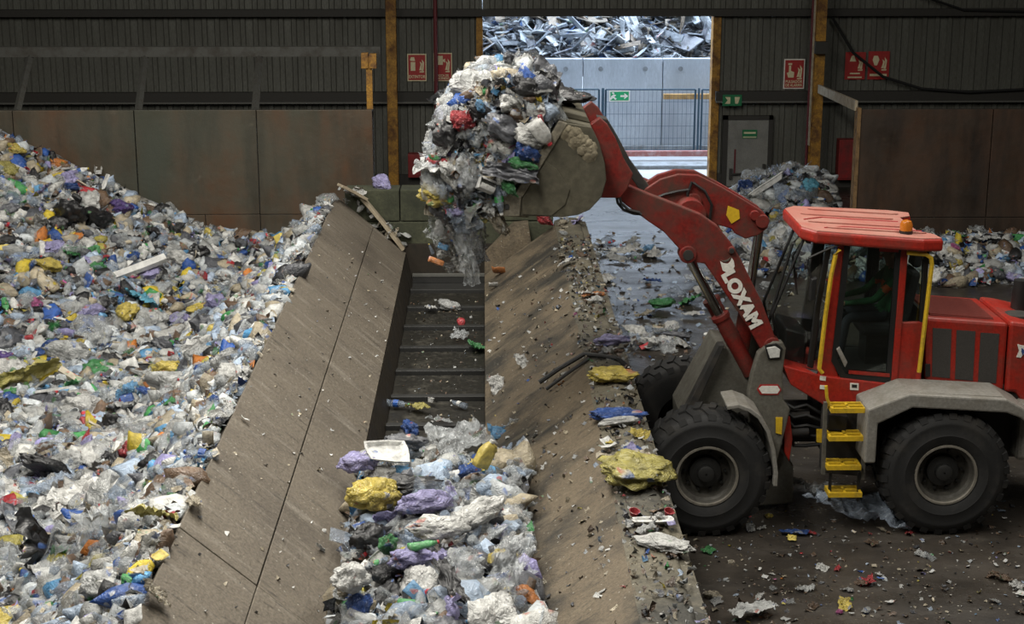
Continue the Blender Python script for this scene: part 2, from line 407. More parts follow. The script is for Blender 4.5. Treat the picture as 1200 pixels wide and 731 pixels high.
flames = [[(.62,.60),(.70,.40),(.66,.28),(.78,.36),(.74,.60)], [(.74,.62),(.80,.42),(.76,.2),(.88,.32),(.84,.62)], [(.64,.68),(.86,.68),(.88,.63),(.64,.64)]]
ext = [[(.18,.62),(.18,.3),(.42,.3),(.42,.62)], [(.14,.22),(.2,.12),(.36,.12),(.42,.26),(.2,.26)]]
reel = [[(.16,.42),(.16,.1),(.5,.1),(.5,.42)], [(.5,.24),(.62,.2),(.62,.34),(.5,.3)]]
hand = [[(.14,.46),(.24,.44),(.24,.22),(.34,.22),(.34,.4),(.5,.44),(.48,.62),(.22,.62)], [(.2,.14),(.38,.14),(.38,.2),(.2,.2)]]
YS = YB-.06
sign(477, 63, 500, 95, YS, 'red fire extinguisher sign lettered EXTINTOR on ribbed wall', M['signred'], M['cream'], ext+flames, [('EXTINTOR', .5, .84, .12, .86)])
sign(508, 62, 530, 95, YS, 'red fire hose sign beside the extinguisher sign, behind red pipe', M['signred'], M['cream'], reel+flames, [('BOCA DE', .5, .8, .08, .6), ('INCENDIO', .5, .9, .08, .7)])
sign(919, 69, 942, 104, YS, 'red alarm button sign with pointing hand and pale border', M['signred'], M['white'], hand+flames, [('PULSADOR', .5, .76, .1, .8), ('DE ALARMA', .5, .88, .1, .8)])
sign(991, 61, 1013, 93, YS, 'dim red sign with bell picture beyond the yellow column', M['signred'], M['signred'], [[(.22,.34),(.3,.14),(.42,.12),(.54,.34)]]+flames, [(None, .5, .78, .05, .5), (None, .5, .92, .05, .7)])
sign(1018, 60, 1041, 93, YS, 'dim red sign with hydrant picture above the rusted wall', M['signred'], M['signred'], [[(.2,.3),(.26,.16),(.44,.16),(.52,.3),(.42,.5),(.3,.5)]]+flames, [(None, .5, .84, .08, .8)])
sign(847, 111, 869, 124, YB-.3, 'small dark green exit sign on the rail over the grey door', M['signgreen_dark'], M['signgreen_dark'], [[(.12,.2),(.4,.2),(.4,.8),(.12,.8),(.26,.5)], [(.62,.2),(.9,.2),(.8,.8),(.66,.8)]], [])
sign(870, 152, 887, 162, YB-.135, 'green emergency exit plate fixed on the grey door', M['signgreen_dark'], M['signgreen_dark'], None, [(None, .5, .35, .2, .8), (None, .5, .85, .12, .9)])

# columns, pipes, fire boxes, brace
def column(px, Y, label):
    p = W(px, 120, Y=Y); r = empty('steel_column', (p.x, Y, 0), label, 'column')
    build('flange', MB().box(p.x-.12, p.x+.12, Y-.14, Y-.12, 0, ZC), M['column'], r)
    build('flange', MB().box(p.x-.12, p.x+.12, Y+.12, Y+.14, 0, ZC), M['column'], r)
    build('web', MB().box(p.x-.012, p.x+.012, Y-.12, Y+.12, 0, ZC), M['column'], r)
    build('base_plate', MB().box(p.x-.2, p.x+.2, Y-.22, Y+.22, 0, .03), M['girt'], r)
    return r, p
column(460, YB-.5, 'yellow rusty steel column beside the extinguisher sign')
rc, pc = column(957, YB-.9, 'yellow rusty steel column with brace to the rusted wall')
build('junction_box', MB().box(pc.x-.16, pc.x+.14, YB-1.25, YB-1.045, W(957,62,Y=YB-1).z, W(957,48,Y=YB-1).z), M['girt'], rc)
build('cable_duct', MB().box(pc.x-.2, pc.x-.16, YB-1.1, YB-1.04, 1.2, ZC), M['timber'], rc)
p0 = W(511, 100, Y=YB-.35)
tag(build('standpipe', MB().tube([(p0.x, YB-.35, W(511,182,Y=YB-.35).z), (p0.x, YB-.35, ZC)], .05, 10), M['pipe_red'], smooth=True), 'dark red vertical pipe rising from the red box beside column', 'pipe')
p1 = W(949, 100, Y=YB-.5)
tag(build('standpipe', MB().tube([(p1.x, YB-.5, .6), (p1.x, YB-.5, ZC)], .04, 10), M['pipe_red'], smooth=True), 'thin dark red pipe running up beside the braced yellow column', 'pipe')
def firebox(px0, py0, px1, py1, Y, label):
    p = W(px0, py0, Y=Y); q = W(px1, py1, Y=Y); r = empty('hydrant_box', (p.x, Y, q.z), label, 'fire box')
    build('body', MB().box(p.x, q.x, Y, YB-.06, q.z, p.z), M['box_red'], r, bevel=.01)
    build('door', MB().box(p.x+.04, q.x-.04, Y-.02, Y-.001, q.z+.04, p.z-.04), M['box_red'], r, bevel=.006)
    build('latch', MB().box(q.x-.12, q.x-.08, Y-.04, Y-.021, (p.z+q.z)/2-.05, (p.z+q.z)/2+.05), M['girt'], r)
firebox(478, 181, 513, 208, YB-.4, 'wide red fire hose box low on the ribbed wall under signs')
firebox(984, 164, 1008, 211, YB-.4, 'tall dark red fire box partly behind the rusted wall')
tag(build('cable', MB().tube([W(975,20,Y=YB-.3), W(1000,62,Y=YB-.3), W(1035,90,Y=YB-.32), W(1080,104,Y=YB-.34), W(1135,108,Y=YB-.33), W(1215,104,Y=YB-.33)], .035, 8), M['cable'], smooth=True), 'black cable drooping along the wall above the rusted wall', 'cable')
tag(build('cable', MB().tube([W(1080,-5,Y=YB-.3), W(1130,12,Y=YB-.3), W(1215,14,Y=YB-.3)], .03, 8), M['cable'], smooth=True), 'black cable looping below the eaves of the hall', 'cable')

# push walls of rusted plates
YP = 29.7
def push_wall(label, xs, zt, zmid, Y, mat, hsplit, edge=None, base=None):
    r = empty('push_wall', ((xs[0]+xs[-1])/2, Y, 0), label, 'wall')
    for i in range(len(xs)-1):
        a, b = xs[i], xs[i+1]
        build('steel_plate', MB().box(a+.008, b-.008, Y-.02-.012*(i % 2), Y+.04, zmid+.006, zt), mat, r, bevel=.006)
        lo = [a, (a+b)/2+.1, b] if hsplit else [a, b]
        for j in range(len(lo)-1):
            build('steel_plate', MB().box(lo[j]+.006, lo[j+1]-.006, Y-.02-.01*((i+j+1) % 2), Y+.04, 0, zmid-.006), mat, r, bevel=.006)
        build('post', MB().box(b-.1, b+.0, Y+.045, Y+.25, 0, zt-.02), M['girt'], r)
    build('top_rail', MB().box(xs[0], xs[-1], Y+.045, Y+.16, zt-.16, zt-.01), M['girt'], r)
    if edge is not None: build('edge_strip', MB().box(edge-.07, edge, Y-.05, Y+.2, 0, zt+.03), M['rustedge'], r)
    return r
zt = W(300, 129, Y=YP).z; zm = W(300, 251, Y=YP).z
xL = [WX0+.1, W(-120,150,Y=YP).x-2.3, W(-120,150,Y=YP).x, W(16,150,Y=YP).x, W(158,150,Y=YP).x, W(301,150,Y=YP).x, W(437,150,Y=YP).x]
push_wall('long rusted steel push wall behind the big waste heap', xL, zt, zm, YP, M['rust'], True)
YQ = 31.5
zt2 = W(1100, 128, Y=YQ).z
xR = [W(1005,200,Y=YQ).x + d for d in (0, 2.6, 5.2, 8.0)]; xR[-1] = min(xR[-1], WX1-.1)
push_wall('dark brown rusted steel push wall behind the loader', xR, zt2, .9, YQ, M['rust2'], False, edge=xR[0])
# beam with props behind the left push wall
YBm = 32.0
zbm = W(200, 60, Y=YBm).z
r = empty('prop_beam', (-6, YBm, zbm), 'grey horizontal steel beam with props above the long rusted wall', 'beam')
build('beam', MB().box(WX0+.05, W(446,60,Y=YBm).x, YBm-.1, YBm+.1, zbm-.1, zbm+.09), M['prop'], r)
for (pa, pb) in (((35,66),(20,131)), ((170,66),(162,131)), ((304,66),(299,129)), ((-105,66),(-125,131))):
    build('prop', MB().tube([W(*pa, Y=YBm), W(*pb, Y=YP+.12)], .07, 4), M['prop'], r)
r = empty('marker_post', W(433, 129, Y=YP+.3), 'orange post with square head at the end of rusted wall', 'post')
pp = W(433, 100, Y=YP+.3)
build('shaft', MB().box(pp.x-.055, pp.x+.055, YP+.26, YP+.36, 0, W(433,66,Y=YP+.3).z), M['column'], r)
build('head', MB().box(pp.x-.14, pp.x-.01, YP+.22, YP+.4, W(433,80,Y=YP+.3).z, W(433,62,Y=YP+.3).z).box(pp.x+.01, pp.x+.14, YP+.22, YP+.4, W(433,80,Y=YP+.3).z, W(433,63,Y=YP+.3).z), M['column'], r, bevel=.01)
# brace from column to right push wall
pa = Vector((pc.x, YB-1.1, W(958,107,Y=YB-1.1).z)); pb = W(1003, 131, Y=YQ+.1)
mb = MB(); d = (pb-pa); sd = Vector((0,0,1)).cross(d).normalized()*.03; up = Vector((0,0,.2))
pa2, pb2 = pa-up*.2, pb+Vector((0,0,.02))
mb.add([pa2-sd, pa2+sd, pb2+sd, pb2-sd, pa2-sd+up, pa2+sd+up, pb2+sd+up, pb2-sd+up], [(0,1,2,3),(7,6,5,4),(0,4,5,1),(1,5,6,2),(2,6,7,3),(3,7,4,0)])
tag(build('brace_plank', mb, M['timber']), 'pale slanting plank bracing the rusted wall to the column', 'plank')

# ------------------------------------------------------------------ the yard beyond the opening
structure('yard_floor', MB().box(-25, 40, YB+.3, 95, -.3, 0), M['yard'])
YW = 46.0; zw = W(700, 69, Y=YW).z
yw = empty('yard_wall', (4, YW, 0), 'pale concrete panel wall in the yard under the scrap heap', 'wall')
jx = [W(p, 110, Y=YW).x for p in (380, 483, 590, 683, 776, 870, 965, 1060)]
for i in range(len(jx)-1):
    build('concrete_panel', MB().box(jx[i]+.015, jx[i+1]-.015, YW-(.02 if i % 2 else 0), YW+.3, 0, zw), M['yard_wall'], yw, bevel=.012)
    for u in (.22, .78):
        xx = jx[i]+(jx[i+1]-jx[i])*u
        build('lifting_socket', MB().lathe([(.07, YW-.03), (.05, YW-.005)], (xx, 0, zw-.28), 'y', 10), M['kerb'], yw)
build('foot_strip', MB().box(jx[0], jx[-1], YW-.22, YW-.025, 0, .14), M['kerb'], yw, bevel=.02)
tag(build('kerb', MB().box(-6, 16, 42.6, 43.3, 0, .1), M['kerb'], bevel=.02), 'grey raised kerb strip on the yard ground before the barrier', 'kerb')
tag(build('barrier_rail', MB().box(-6, 16, 44.0, 44.14, .12, .27).box(-3, -2.9, 44.0, 44.14, 0, .12).box(3, 3.1, 44.0, 44.14, 0, .12).box(8, 8.1, 44.0, 44.14, 0, .12), M['barrier'], bevel=.01), 'faded red and white barrier rail low across the yard', 'barrier')
YF = 44.9
def fence(px0, px1, label):
    p = W(px0, 105, Y=YF); q = W(px1, 105, Y=YF); zt = p.z; r = empty('mesh_fence_panel', ((p.x+q.x)/2, YF, 0), label, 'fence', 'mesh fence panels')
    for xx in (p.x, q.x): build('post', MB().tube([(xx, YF, 0), (xx, YF, zt)], .028, 8), M['fence'], r)
    build('rail', MB().tube([(p.x, YF, zt), (q.x, YF, zt)], .022, 8), M['fence'], r)
    build('rail', MB().tube([(p.x, YF, .15), (q.x, YF, .15)], .022, 8), M['fence'], r)
    mb = MB(); n = int((q.x-p.x)/.115)
    for k in range(1, n):
        xx = p.x+(q.x-p.x)*k/n; mb.box(xx-.0035, xx+.0035, YF-.0035, YF+.0035, .15, zt)
    for k in range(1, 5):
        zz = .15+(zt-.15)*k/5; mb.box(p.x, q.x, YF-.004, YF+.004, zz-.004, zz+.004)
    w = build('wire_mesh', mb, M['fence'], r); w['kind'] = 'stuff'
fence(556, 702, 'dark blue wire fence panel behind the raised bucket load')
fence(710, 815, 'dark blue wire fence panel carrying the green exit sign')
fence(823, 960, 'dark blue wire fence panel reaching behind the door jamb')
xx = W(706.5, 105, Y=YF).x
tag(build('fence_post', MB().tube([(xx, YF-.05, 0), (xx, YF-.05, W(706,103,Y=YF).z)], .04, 10), M['fence'], smooth=True), 'thick dark blue post between two wire fence panels', 'post')
xx = W(819, 105, Y=YF).x
tag(build('fence_post', MB().tube([(xx, YF-.05, 0), (xx, YF-.05, W(819,103,Y=YF).z)], .03, 10), M['fence'], smooth=True), 'slim dark blue post near the door jamb', 'post')
man = [[(.10,.2),(.2,.14),(.26,.24),(.2,.34)], [(.1,.5),(.22,.34),(.34,.42),(.24,.58),(.36,.72),(.3,.86),(.2,.66),(.08,.84),(.04,.76)], [(.03,.06),(.44,.06),(.44,.11),(.03,.11)]]
arr = [[(.54,.42),(.74,.42),(.72,.22),(.92,.5),(.72,.78),(.74,.58),(.54,.58)]]
sign(714, 106, 738, 119, YF-.06, 'bright green exit sign with arrow hung on the wire fence', M['signgreen'], M['white'], man+arr, [])
p = W(777, 112, Y=YW-.3); q = W(842, 112, Y=YW-.3)
tag(build('timber_beam', MB().box(p.x, q.x+.5, YW-.5, YW-.3, W(777,115.5,Y=YW-.3).z, W(777,109.5,Y=YW-.3).z), M['wood'], bevel=.01), 'orange timber beam leaning against the yard wall', 'beam')
tag(build('timber_prop', MB().box(q.x-.15, q.x-.03, YW-.5, YW-.3, 0, W(777,115.6,Y=YW-.3).z), M['wood'], bevel=.01), 'upright timber under the orange beam by the yard wall', 'beam')

# scrap board heap behind the yard wall
rnd = random.Random(5)
def hscrap(x, y): return min(7.5, zw-.35+max(0, (y-(YW+.35)))*.62+.35*noise.noise(Vector((x*.5, y*.5, 2))))
mb = MB(); nx_, ny_ = 40, 24
for j in range(ny_+1):
    for i in range(nx_+1):
        x = -8+26*i/nx_; y = YW+.32+14*j/ny_; mb.v.append((x, y, hscrap(x, y)-.1))
for j in range(ny_):
    for i in range(nx_):
        a_ = j*(nx_+1)+i; mb.f.append((a_, a_+1, a_+nx_+2, a_+nx_+1))
scrap = tag(build('scrap_heap', mb, simple('scrap_core', (.16,.16,.17), .9, 0, (.05,.05,.055), 3)), 'grey heap of broken boards and panels behind the yard wall', 'scrap heap', kind='stuff')
SB_COL = [((.52,.58,.64), 4), ((.66,.70,.74), 4), ((.3,.33,.37), 4), ((.2,.21,.24), 3), ((.36,.29,.22), 2.2), ((.42,.37,.31), 2), ((.09,.16,.34), .7), ((.78,.80,.82), 1.6)]
names = ['grey blue', 'pale grey', 'mid grey', 'dark grey', 'brown', 'tan', 'deep blue', 'white']
boards = []
for k in range(4):
    w, h = [(1.0,.5), (1.3,.2), (.6,.55), (1.7,.12)][k]; mb = MB(); n = 6
    v = []
    for i in range(n+1):
        u = i/n; e = rnd.uniform(-.05,.05) if i in (0, n) else 0
        v += [((u-.5)*w, -h/2+e, .03*math.sin(u*3+k)), ((u-.5)*w+e, h/2, .03*math.sin(u*3+k)), ((u-.5)*w+e, h/2, .03*math.sin(u*3+k)+.03), ((u-.5)*w, -h/2+e, .03*math.sin(u*3+k)+.03)]
    f = [(0,1,2,3), (4*n+3,4*n+2,4*n+1,4*n)]
    for i in range(n):
        for s in range(4): f.append((4*i+s, 4*i+4+s, 4*i+4+(s+1)%4, 4*i+(s+1)%4))
    mb.add(v, f); me = build('tmp', mb, M['t_opaque']); boards.append(me.data); bpy.data.objects.remove(me)
for k in range(300):
    x = rnd.uniform(-1.0, 8.0); y = YW+1.0+4.6*rnd.random()**1.1
    ci = rnd.choices(range(8), [c[1] for c in SB_COL])[0]
    o = bpy.data.objects.new('scrap_board', rnd.choice(boards)); COL.objects.link(o)
    o.location = (x, y, hscrap(x, y)+rnd.uniform(.05,.28)); s = rnd.uniform(.55,1.25); o.scale = (s, s, s)
    o.rotation_euler = (rnd.gauss(.55,.5), rnd.gauss(0,.5), rnd.uniform(0, 6.28)); c = SB_COL[ci][0]; o.color = (*c, 1)
    shp = ['broad', 'narrow', 'squarish', 'long thin'][boards.index(o.data)]; big = 'large' if s > .9 else 'small'
    tag(o, f'{big} {shp} {names[ci]} board in the scrap heap behind the yard wall', 'board', f'{big} {shp} {names[ci]} scrap boards')

# ------------------------------------------------------------------ feed hopper with slat conveyor
ZB = .68                                   # conveyor surface
HE, HN = 27.35, 6.5                         # far end and near end along Y
XLt, ZLt = -2.52, 2.13                     # top of the left plates
XLb, ZLb = -1.346, ZB+.45                  # bottom of the left plates
XRi, XRo, ZRt = 1.22, 1.745, 1.70          # ledge on the right
hop = empty('feed_hopper', (-.4, 16, 0), 'long waste feed hopper with sloping sides and slat conveyor', 'hopper')
def plate4(mb, pts, th):
    """a flat quad with thickness th along its normal (downwards)"""
    p = [Vector(q) for q in pts]; n = (p[1]-p[0]).cross(p[3]-p[0]).normalized()
    if n.z < 0: n = -n
    q = [a-n*th for a in p]
    return mb.add(p+q, [(0,1,2,3),(7,6,5,4)]+[(i, (i+1)%4, 4+(i+1)%4, 4+i) for i in range(4)])
ys = [HN, 12.5, 26.2, HE]
Lx = lambda u: XLb+(XLt-XLb)*u
Lz = lambda u: ZLb+(ZLt-ZLb)*u
us = [0, .47, 1.0]
for i in range(3):
    for j in range(2):
        g = .006; a_, b_ = us[j]+.004, us[j+1]-.004; y0, y1 = ys[i]+g, ys[i+1]-g
        dz = .0 if (i+j) % 2 else .006
        build('side_plate', plate4(MB(), [(Lx(a_),y0,Lz(a_)+dz),(Lx(a_),y1,Lz(a_)+dz),(Lx(b_),y1,Lz(b_)+dz),(Lx(b_),y0,Lz(b_)+dz)], .05), M['plate'], hop, bevel=.006)
build('plate_support', MB().prism([(XLb-.02, ZLb-.10), (XLt-.02, ZLt-.10), (XLt-.15, ZLt-.10), (XLt-.15, 0), (XLb-.15, 0)], HN+.02, HE-.02), M['skirt'], hop)
build('skirt_plate', MB().prism([(XLb, ZLb-.01), (-1.23, ZB-.08), (-1.28, ZB-.08), (XLb-.05, ZLb-.06)], HN, HE), M['skirt'], hop)
# right hand concrete wall: slope, ledge, outer kerb
build('slope_slab', MB().prism([(0, ZB-.1), (0, ZB+.12), (XRi, ZRt-.02), (XRi, 0.), (0, 0.)], HN, HE-.25), M['slope'], hop, bevel=.012)
build('end_plate', MB().prism([(0.003, ZB), (.003, ZB+.47), (.50, ZB+1.0), (.75, ZB+1.02), (.9, ZB)], HE-.249, HE), M['slope'], hop)
# ledge with rough broken top
mb = MB(); ny = 150
prof = [(XRi-.02, 0.), (XRi-.02, -.03), (XRi+.06, 0), (XRi+.26, .02), (XRi+.38, .015), (XRo-.12, .0), (XRo-.1, -.03), (XRo, -.04), (XRo, 0.)]
for i in range(ny+1):
    y = HN+(HE+.1-HN)*i/ny
    for k, (x, dz) in enumerate(prof):
        if k in (0, len(prof)-1): mb.v.append((x, y, 0)); continue
        h = noise.noise(Vector((x*2.5, y*1.6, 1)))*.05+noise.noise(Vector((x*7, y*6, 4)))*.025
        mb.v.append((x+(0 if k > 1 else 0), y, ZRt+dz+(h if 1 < k < 7 else h*.3)))
m_ = len(prof)
for i in range(ny):
    for k in range(m_-1): mb.f.append((i*m_+k, i*m_+k+1, (i+1)*m_+k+1, (i+1)*m_+k))
mb.f.append(tuple(range(m_))); mb.f.append(tuple(range(ny*m_+m_-1, ny*m_-1, -1)))
build('ledge', mb, M['ledge'], hop, smooth=True)
# conveyor slats
ysl = sorted(set([W(520, p, Z=ZB).y for p in (340, 361, 383, 408, 434.5, 465, 498)]))
pitch = (ysl[-1]-ysl[0])/6
s0 = None; y = ysl[-1]+.35
k = 0
while y-pitch > HN:
    if s0 is None:
        s0 = build('conveyor_slat', MB().prism([(-1.24, ZB-.05), (-1.24, ZB), (-.002, ZB), (-.002, ZB-.05)], 0, pitch-.2), M['slat'], hop, bevel=.01)
        s1 = build('flight_bar', MB().box(-1.24, -.002, pitch-.2+.03, pitch-.05, ZB-.05, ZB+.055), M['hub'], hop, bevel=.008)
        s0.location.y += ysl[-1]-pitch; s1.location.y += ysl[-1]-pitch; base = ysl[-1]-pitch; y = ysl[-1]
    else:
        for s in (s0, s1): c = dup(s, hop); c.location = s.location.copy(); c.location.y -= pitch*k
        y -= pitch
    k += 1
build('conveyor_bed', MB().box(-1.25, .0, HN, HE, ZB-.2, ZB-.055), M['hub'], hop)
# end of the conveyor: blocks, panel, lip
build('end_panel', MB().box(-1.6, .9, HE+.02, HE+.1, ZB-.1, ZB+.6), M['skirt'], hop)
build('end_lip', MB().box(-1.24, -.002, HE-.12, HE-.02, ZB+.06, ZB+.1), M['girt_lip'], hop)
build('end_lip', MB().box(-1.24, -.002, HE-.11, HE-.02, ZB-.05, ZB+.058), M['hub'], hop)
ewt = W(520, 222, Y=HE+.15).z
cb = empty('block_wall', (-.3, HE+.4, 0), 'low mossy concrete block wall closing the end of the hopper', 'wall')
hh = .56
for c in range(4):
    z1 = ewt-hh*c; z0 = max(0, z1-hh+.012); xs = [-2.4, -1.45, .02, 1.2] if c % 2 == 0 else [-2.4, -1.75, -.45, 1.2]
    for i in range(3): build('concrete_block', MB().box(xs[i]+.008, xs[i+1]-.008, HE+.12, HE+.62, z0, z1), M['block'], cb, bevel=.02)
# planks and broken lip lying on the far end of the hopper
def bar(name, a, b, w, t, mat, label=None, cat=None):
    a, b = Vector(a), Vector(b); d = (b-a).normalized(); s = d.cross(Vector((0,0,1))).normalized()*w/2; u = s.cross(d).normalized()*t/2
    mb = MB(); v = []
    for p in (a, (a+b)/2+u*.4, b): v += [p-s-u, p+s-u, p+s+u, p-s+u]
    f = [(0,1,2,3), (11,10,9,8)]
    for i in range(2):
        for k in range(4): f.append((4*i+k, 4*i+4+k, 4*i+4+(k+1)%4, 4*i+(k+1)%4))
    mb.add(v, f); o = build(name, mb, mat, bevel=.008)
    return tag(o, label, cat) if label else o
bar('plank', W(398,217,Y=HE-.3), W(428,233,Y=HE-.1), .24, .05, M['timber'], 'short pale broken board lying on the far corner of hopper', 'plank')
bar('plank', W(424,231,Y=HE-.05), W(473,292,Y=HE-.05), .2, .06, M['timber'], 'long pale plank sloping along the end of the hopper', 'plank')

# ------------------------------------------------------------------ wheel loader
LD = empty('wheel_loader', (4.3, 18.55, 0), 'red wheel loader with raised bucket tipping waste', 'wheel loader')
def P(pts, Y): return [(W(x, y, Y=Y).x, W(x, y, Y=Y).z) for (x, y) in pts]
def plate(name, pts, Y0, Y1, mat, parent=LD, bevel=.012, smooth=False, ref=None, label=None):
    return build(name, MB().prism(P(pts, Y0 if ref is None else ref), Y0, Y1), mat, parent, bevel=bevel, label=label, smooth=smooth)
YC = 18.55
# wheels
def wheel(cx, y0, y1, R, z):
    s = 1 if y1 > y0 else -1; w = abs(y1-y0); r = R*.485
    prof = [(r, .05*w), (r*1.06, .02*w), (R*.62, .0), (R*.64, -.006), (R*.66, .0), (R*.80, .015*w), (R*.82, .01*w), (R*.84, .02*w), (R*.93, .07*w), (R*.965, .13*w), (R*.965, .87*w), (R*.93, .93*w), (R*.8, .985*w), (r, .95*w)]
    t = build('tyre', MB().lathe([(a, y0+s*h) for a, h in prof], (cx, 0, z), 'y', 56, cap=False), M['rubber'], LD, smooth=True)
    n = 26; mb = MB()
    for k in range(n):                                    # tread lugs
        for side in (0, 1):
            a0 = 2*math.pi*(k+side*.5)/n
            ya, yb = (y0+s*w*.04, y0+s*w*.50) if side == 0 else (y0+s*w*.96, y0+s*w*.50)
            v = []
            for (rr, yy, da) in ((R*.90, ya, 0), (R*.90, ya, .13), (R*.99, ya+(yb-ya)*.1, .125), (R*.99, ya+(yb-ya)*.1, .005), (R*.955, yb, .09), (R*.955, yb, .21), (R, yb, .2), (R, yb, .1)):
                a = a0+da; v.append((cx+rr*math.cos(a), yy, z+rr*math.sin(a)))
            mb.add(v, [(0,1,2,3),(7,6,5,4),(0,4,5,1),(1,5,6,2),(2,6,7,3),(3,7,4,0)])
    lg = build('tread', mb, M['rubber'], t); lg['kind'] = 'stuff'
    rim = build('rim', MB().lathe([(r*.99, y0+s*h*w) for h in (.05,)]+[(r*.93, y0+s*.045*w), (r*.90, y0+s*.07*w), (r*.88, y0+s*.16*w), (r*.8, y0+s*.2*w), (r*.78, y0+s*.42*w), (r*.3, y0+s*.44*w), (.01, y0+s*.44*w)], (cx, 0, z), 'y', 48, cap=False), M['rim'], LD, smooth=True)
    build('rim_lip', MB().lathe([(r*1.0, y0+s*.05*w), (r*.99, y0+s*.02*w), (r*.93, y0+s*.02*w), (r*.91, y0+s*.06*w)], (cx, 0, z), 'y', 48, cap=False), M['rimlip'], rim, smooth=True)
    build('hub', MB().lathe([(r*.52, y0+s*.43*w), (r*.5, y0+s*.3*w), (r*.28, y0+s*.26*w), (r*.26, y0+s*.16*w), (r*.2, y0+s*.14*w), (.01, y0+s*.14*w)], (cx, 0, z), 'y', 28, cap=False), M['hub'], rim, smooth=True)
    mb = MB()
    for k in range(10):
        a = 2*math.pi*k/10; mb.lathe([(.022, y0+s*.40*w), (.018, y0+s*.36*w)], (cx+r*.64*math.cos(a), 0, z+r*.64*math.sin(a)), 'y', 6)
    bl = build('wheel_nuts', mb, M['hub'], rim); bl['kind'] = 'stuff'
RT = .745
fx = W(826, 565, Y=17.32).x; rx = W(1108, 567, Y=17.32).x
fx = max(fx, XRo+RT+.03)
for cx in (fx, rx):
    wheel(cx, 17.30, 17.86, RT, RT); wheel(cx, 19.80, 19.24, RT, RT)
    build('axle', MB().tube([(cx, 17.6, RT), (cx, 18.1, RT), (cx, 18.25, RT), (cx, 18.85, RT), (cx, 19.0, RT), (cx, 19.5, RT)], [.16,.16,.28,.28,.16,.16], 14), M['under'], LD, smooth=True)
# front frame
plate('front_frame', [(800,600),(797,486),(842,406),(866,410),(882,450),(905,520),(930,545),(930,590)], 18.15, 18.95, M['grey'], bevel=.02)
plate('frame_gusset', [(800,486),(842,404),(850,404),(812,486)], 17.98, 18.14, M['under'])
tw = [(897,405),(906,400),(917,400),(921,408),(917,437),(918,468),(926,479),(921,500),(905,560),(882,560),(876,462),(880,440),(888,414)]
for (a_, b_) in ((17.86, 17.99), (19.11, 19.24)): plate('lift_tower', tw, a_, b_, M['grey'], bevel=.02, ref=17.88)
hl = plate('headlight', [(898,407),(908,405),(914,409),(913,418),(902,419)], 17.82, 17.855, M['lamp'], bevel=.006, ref=17.85)
plate('lamp_cover', [(896,404),(910,402),(917,408),(915,420),(900,421)], 17.835, 17.858, M['black'], bevel=.006, ref=17.85)
plate('reflector', [(889,455),(893,452),(911,452),(914,456.5),(911,461),(893,461)], 17.846, 17.859, M['white'], bevel=0, ref=17.85)
plate('reflector_border', [(887,456.5),(891,450.5),(912,450.5),(916,456.5),(912,462.5),(891,462.5)], 17.85, 17.8595, M['signred'], bevel=0, ref=17.85)
plate('warning_plate', [(909,489),(917,489),(916,509),(909,507)], 17.842, 17.858, M['yellow'], bevel=0, ref=17.85)
plate('frame_link', [(919,490),(926,488),(929,515),(925,541),(919,530)], 17.95, 18.1, M['red'])
def band(name, edge, Y0, Y1, th, mat, parent=LD):
    """curved sheet following an outline on the plane Y0, th thick, reaching back to Y1"""
    e = [Vector((W(x, y, Y=Y0).x, W(x, y, Y=Y0).z)) for (x, y) in edge]; outer = []; inner = []
    for i in range(len(e)):
        d = (e[min(i+1, len(e)-1)]-e[max(i-1, 0)]).normalized(); n = Vector((d.y, -d.x))
        outer.append(e[i]); inner.append(e[i]+n*th)
    return build(name, MB().prism([tuple(p) for p in outer]+[tuple(p) for p in inner[::-1]], Y0, Y1), mat, parent, bevel=.008, smooth=False)
band('front_fender', [(852,476),(866,474),(880,479),(892,488),(903,506),(909,528),(912,555),(911,570)], 17.28, 17.84, .045, M['fender'])
# lift arms (near and far) and what joins them
arm = [(716,214),(727,205),(736,217),(762,228),(788,238),(821,251),(841,265),(857,285),(869,305),(880,328),(893,354),(906,388),(911,404),(905,412),(893,412),(877,384),(850,344),(826,309),(816,308),(803,300),(797,293),(778,272),(759,259),(733,240),(719,228)]
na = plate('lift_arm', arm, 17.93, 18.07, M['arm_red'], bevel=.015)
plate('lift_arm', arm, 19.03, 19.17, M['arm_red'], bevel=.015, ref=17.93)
for (px, py, r_) in ((727,216,.09), (806,298,.10), (857,293,.045), (905,405,.10)):
    c = W(px, py, Y=17.93); o = build('pivot_pin', MB().lathe([(r_, 17.90), (r_, 18.1)], (c.x, 0, c.z), 'y', 20), M['arm_red'], LD, bevel=.01)
    build('pin_cap', MB().lathe([(r_*.6, 17.88), (r_*.6, 17.899)], (c.x, 0, c.z), 'y', 16), M['under'], o)
c = W(812, 255, Y=17.93); build('cross_tube', MB().tube([(c.x, 18.07, c.z), (c.x, 19.03, c.z)], .17, 20), M['arm_red'], LD, smooth=True)
# coupler between bucket and arms
coup = [(690,147),(703,138),(712,146),(722,163),(731,186),(742,204),(735,222),(727,232),(704,232),(709,213),(708,190),(700,165)]
plate('coupler', coup, 17.80, 17.92, M['arm_red'], ref=17.8)
plate('coupler', coup, 19.18, 19.30, M['arm_red'], ref=17.8)
plate('tilt_link', [(700,138),(712,140),(724,160),(740,190),(762,220),(752,226),(732,198),(716,170)], 18.42, 18.68, M['under'], ref=18.4)
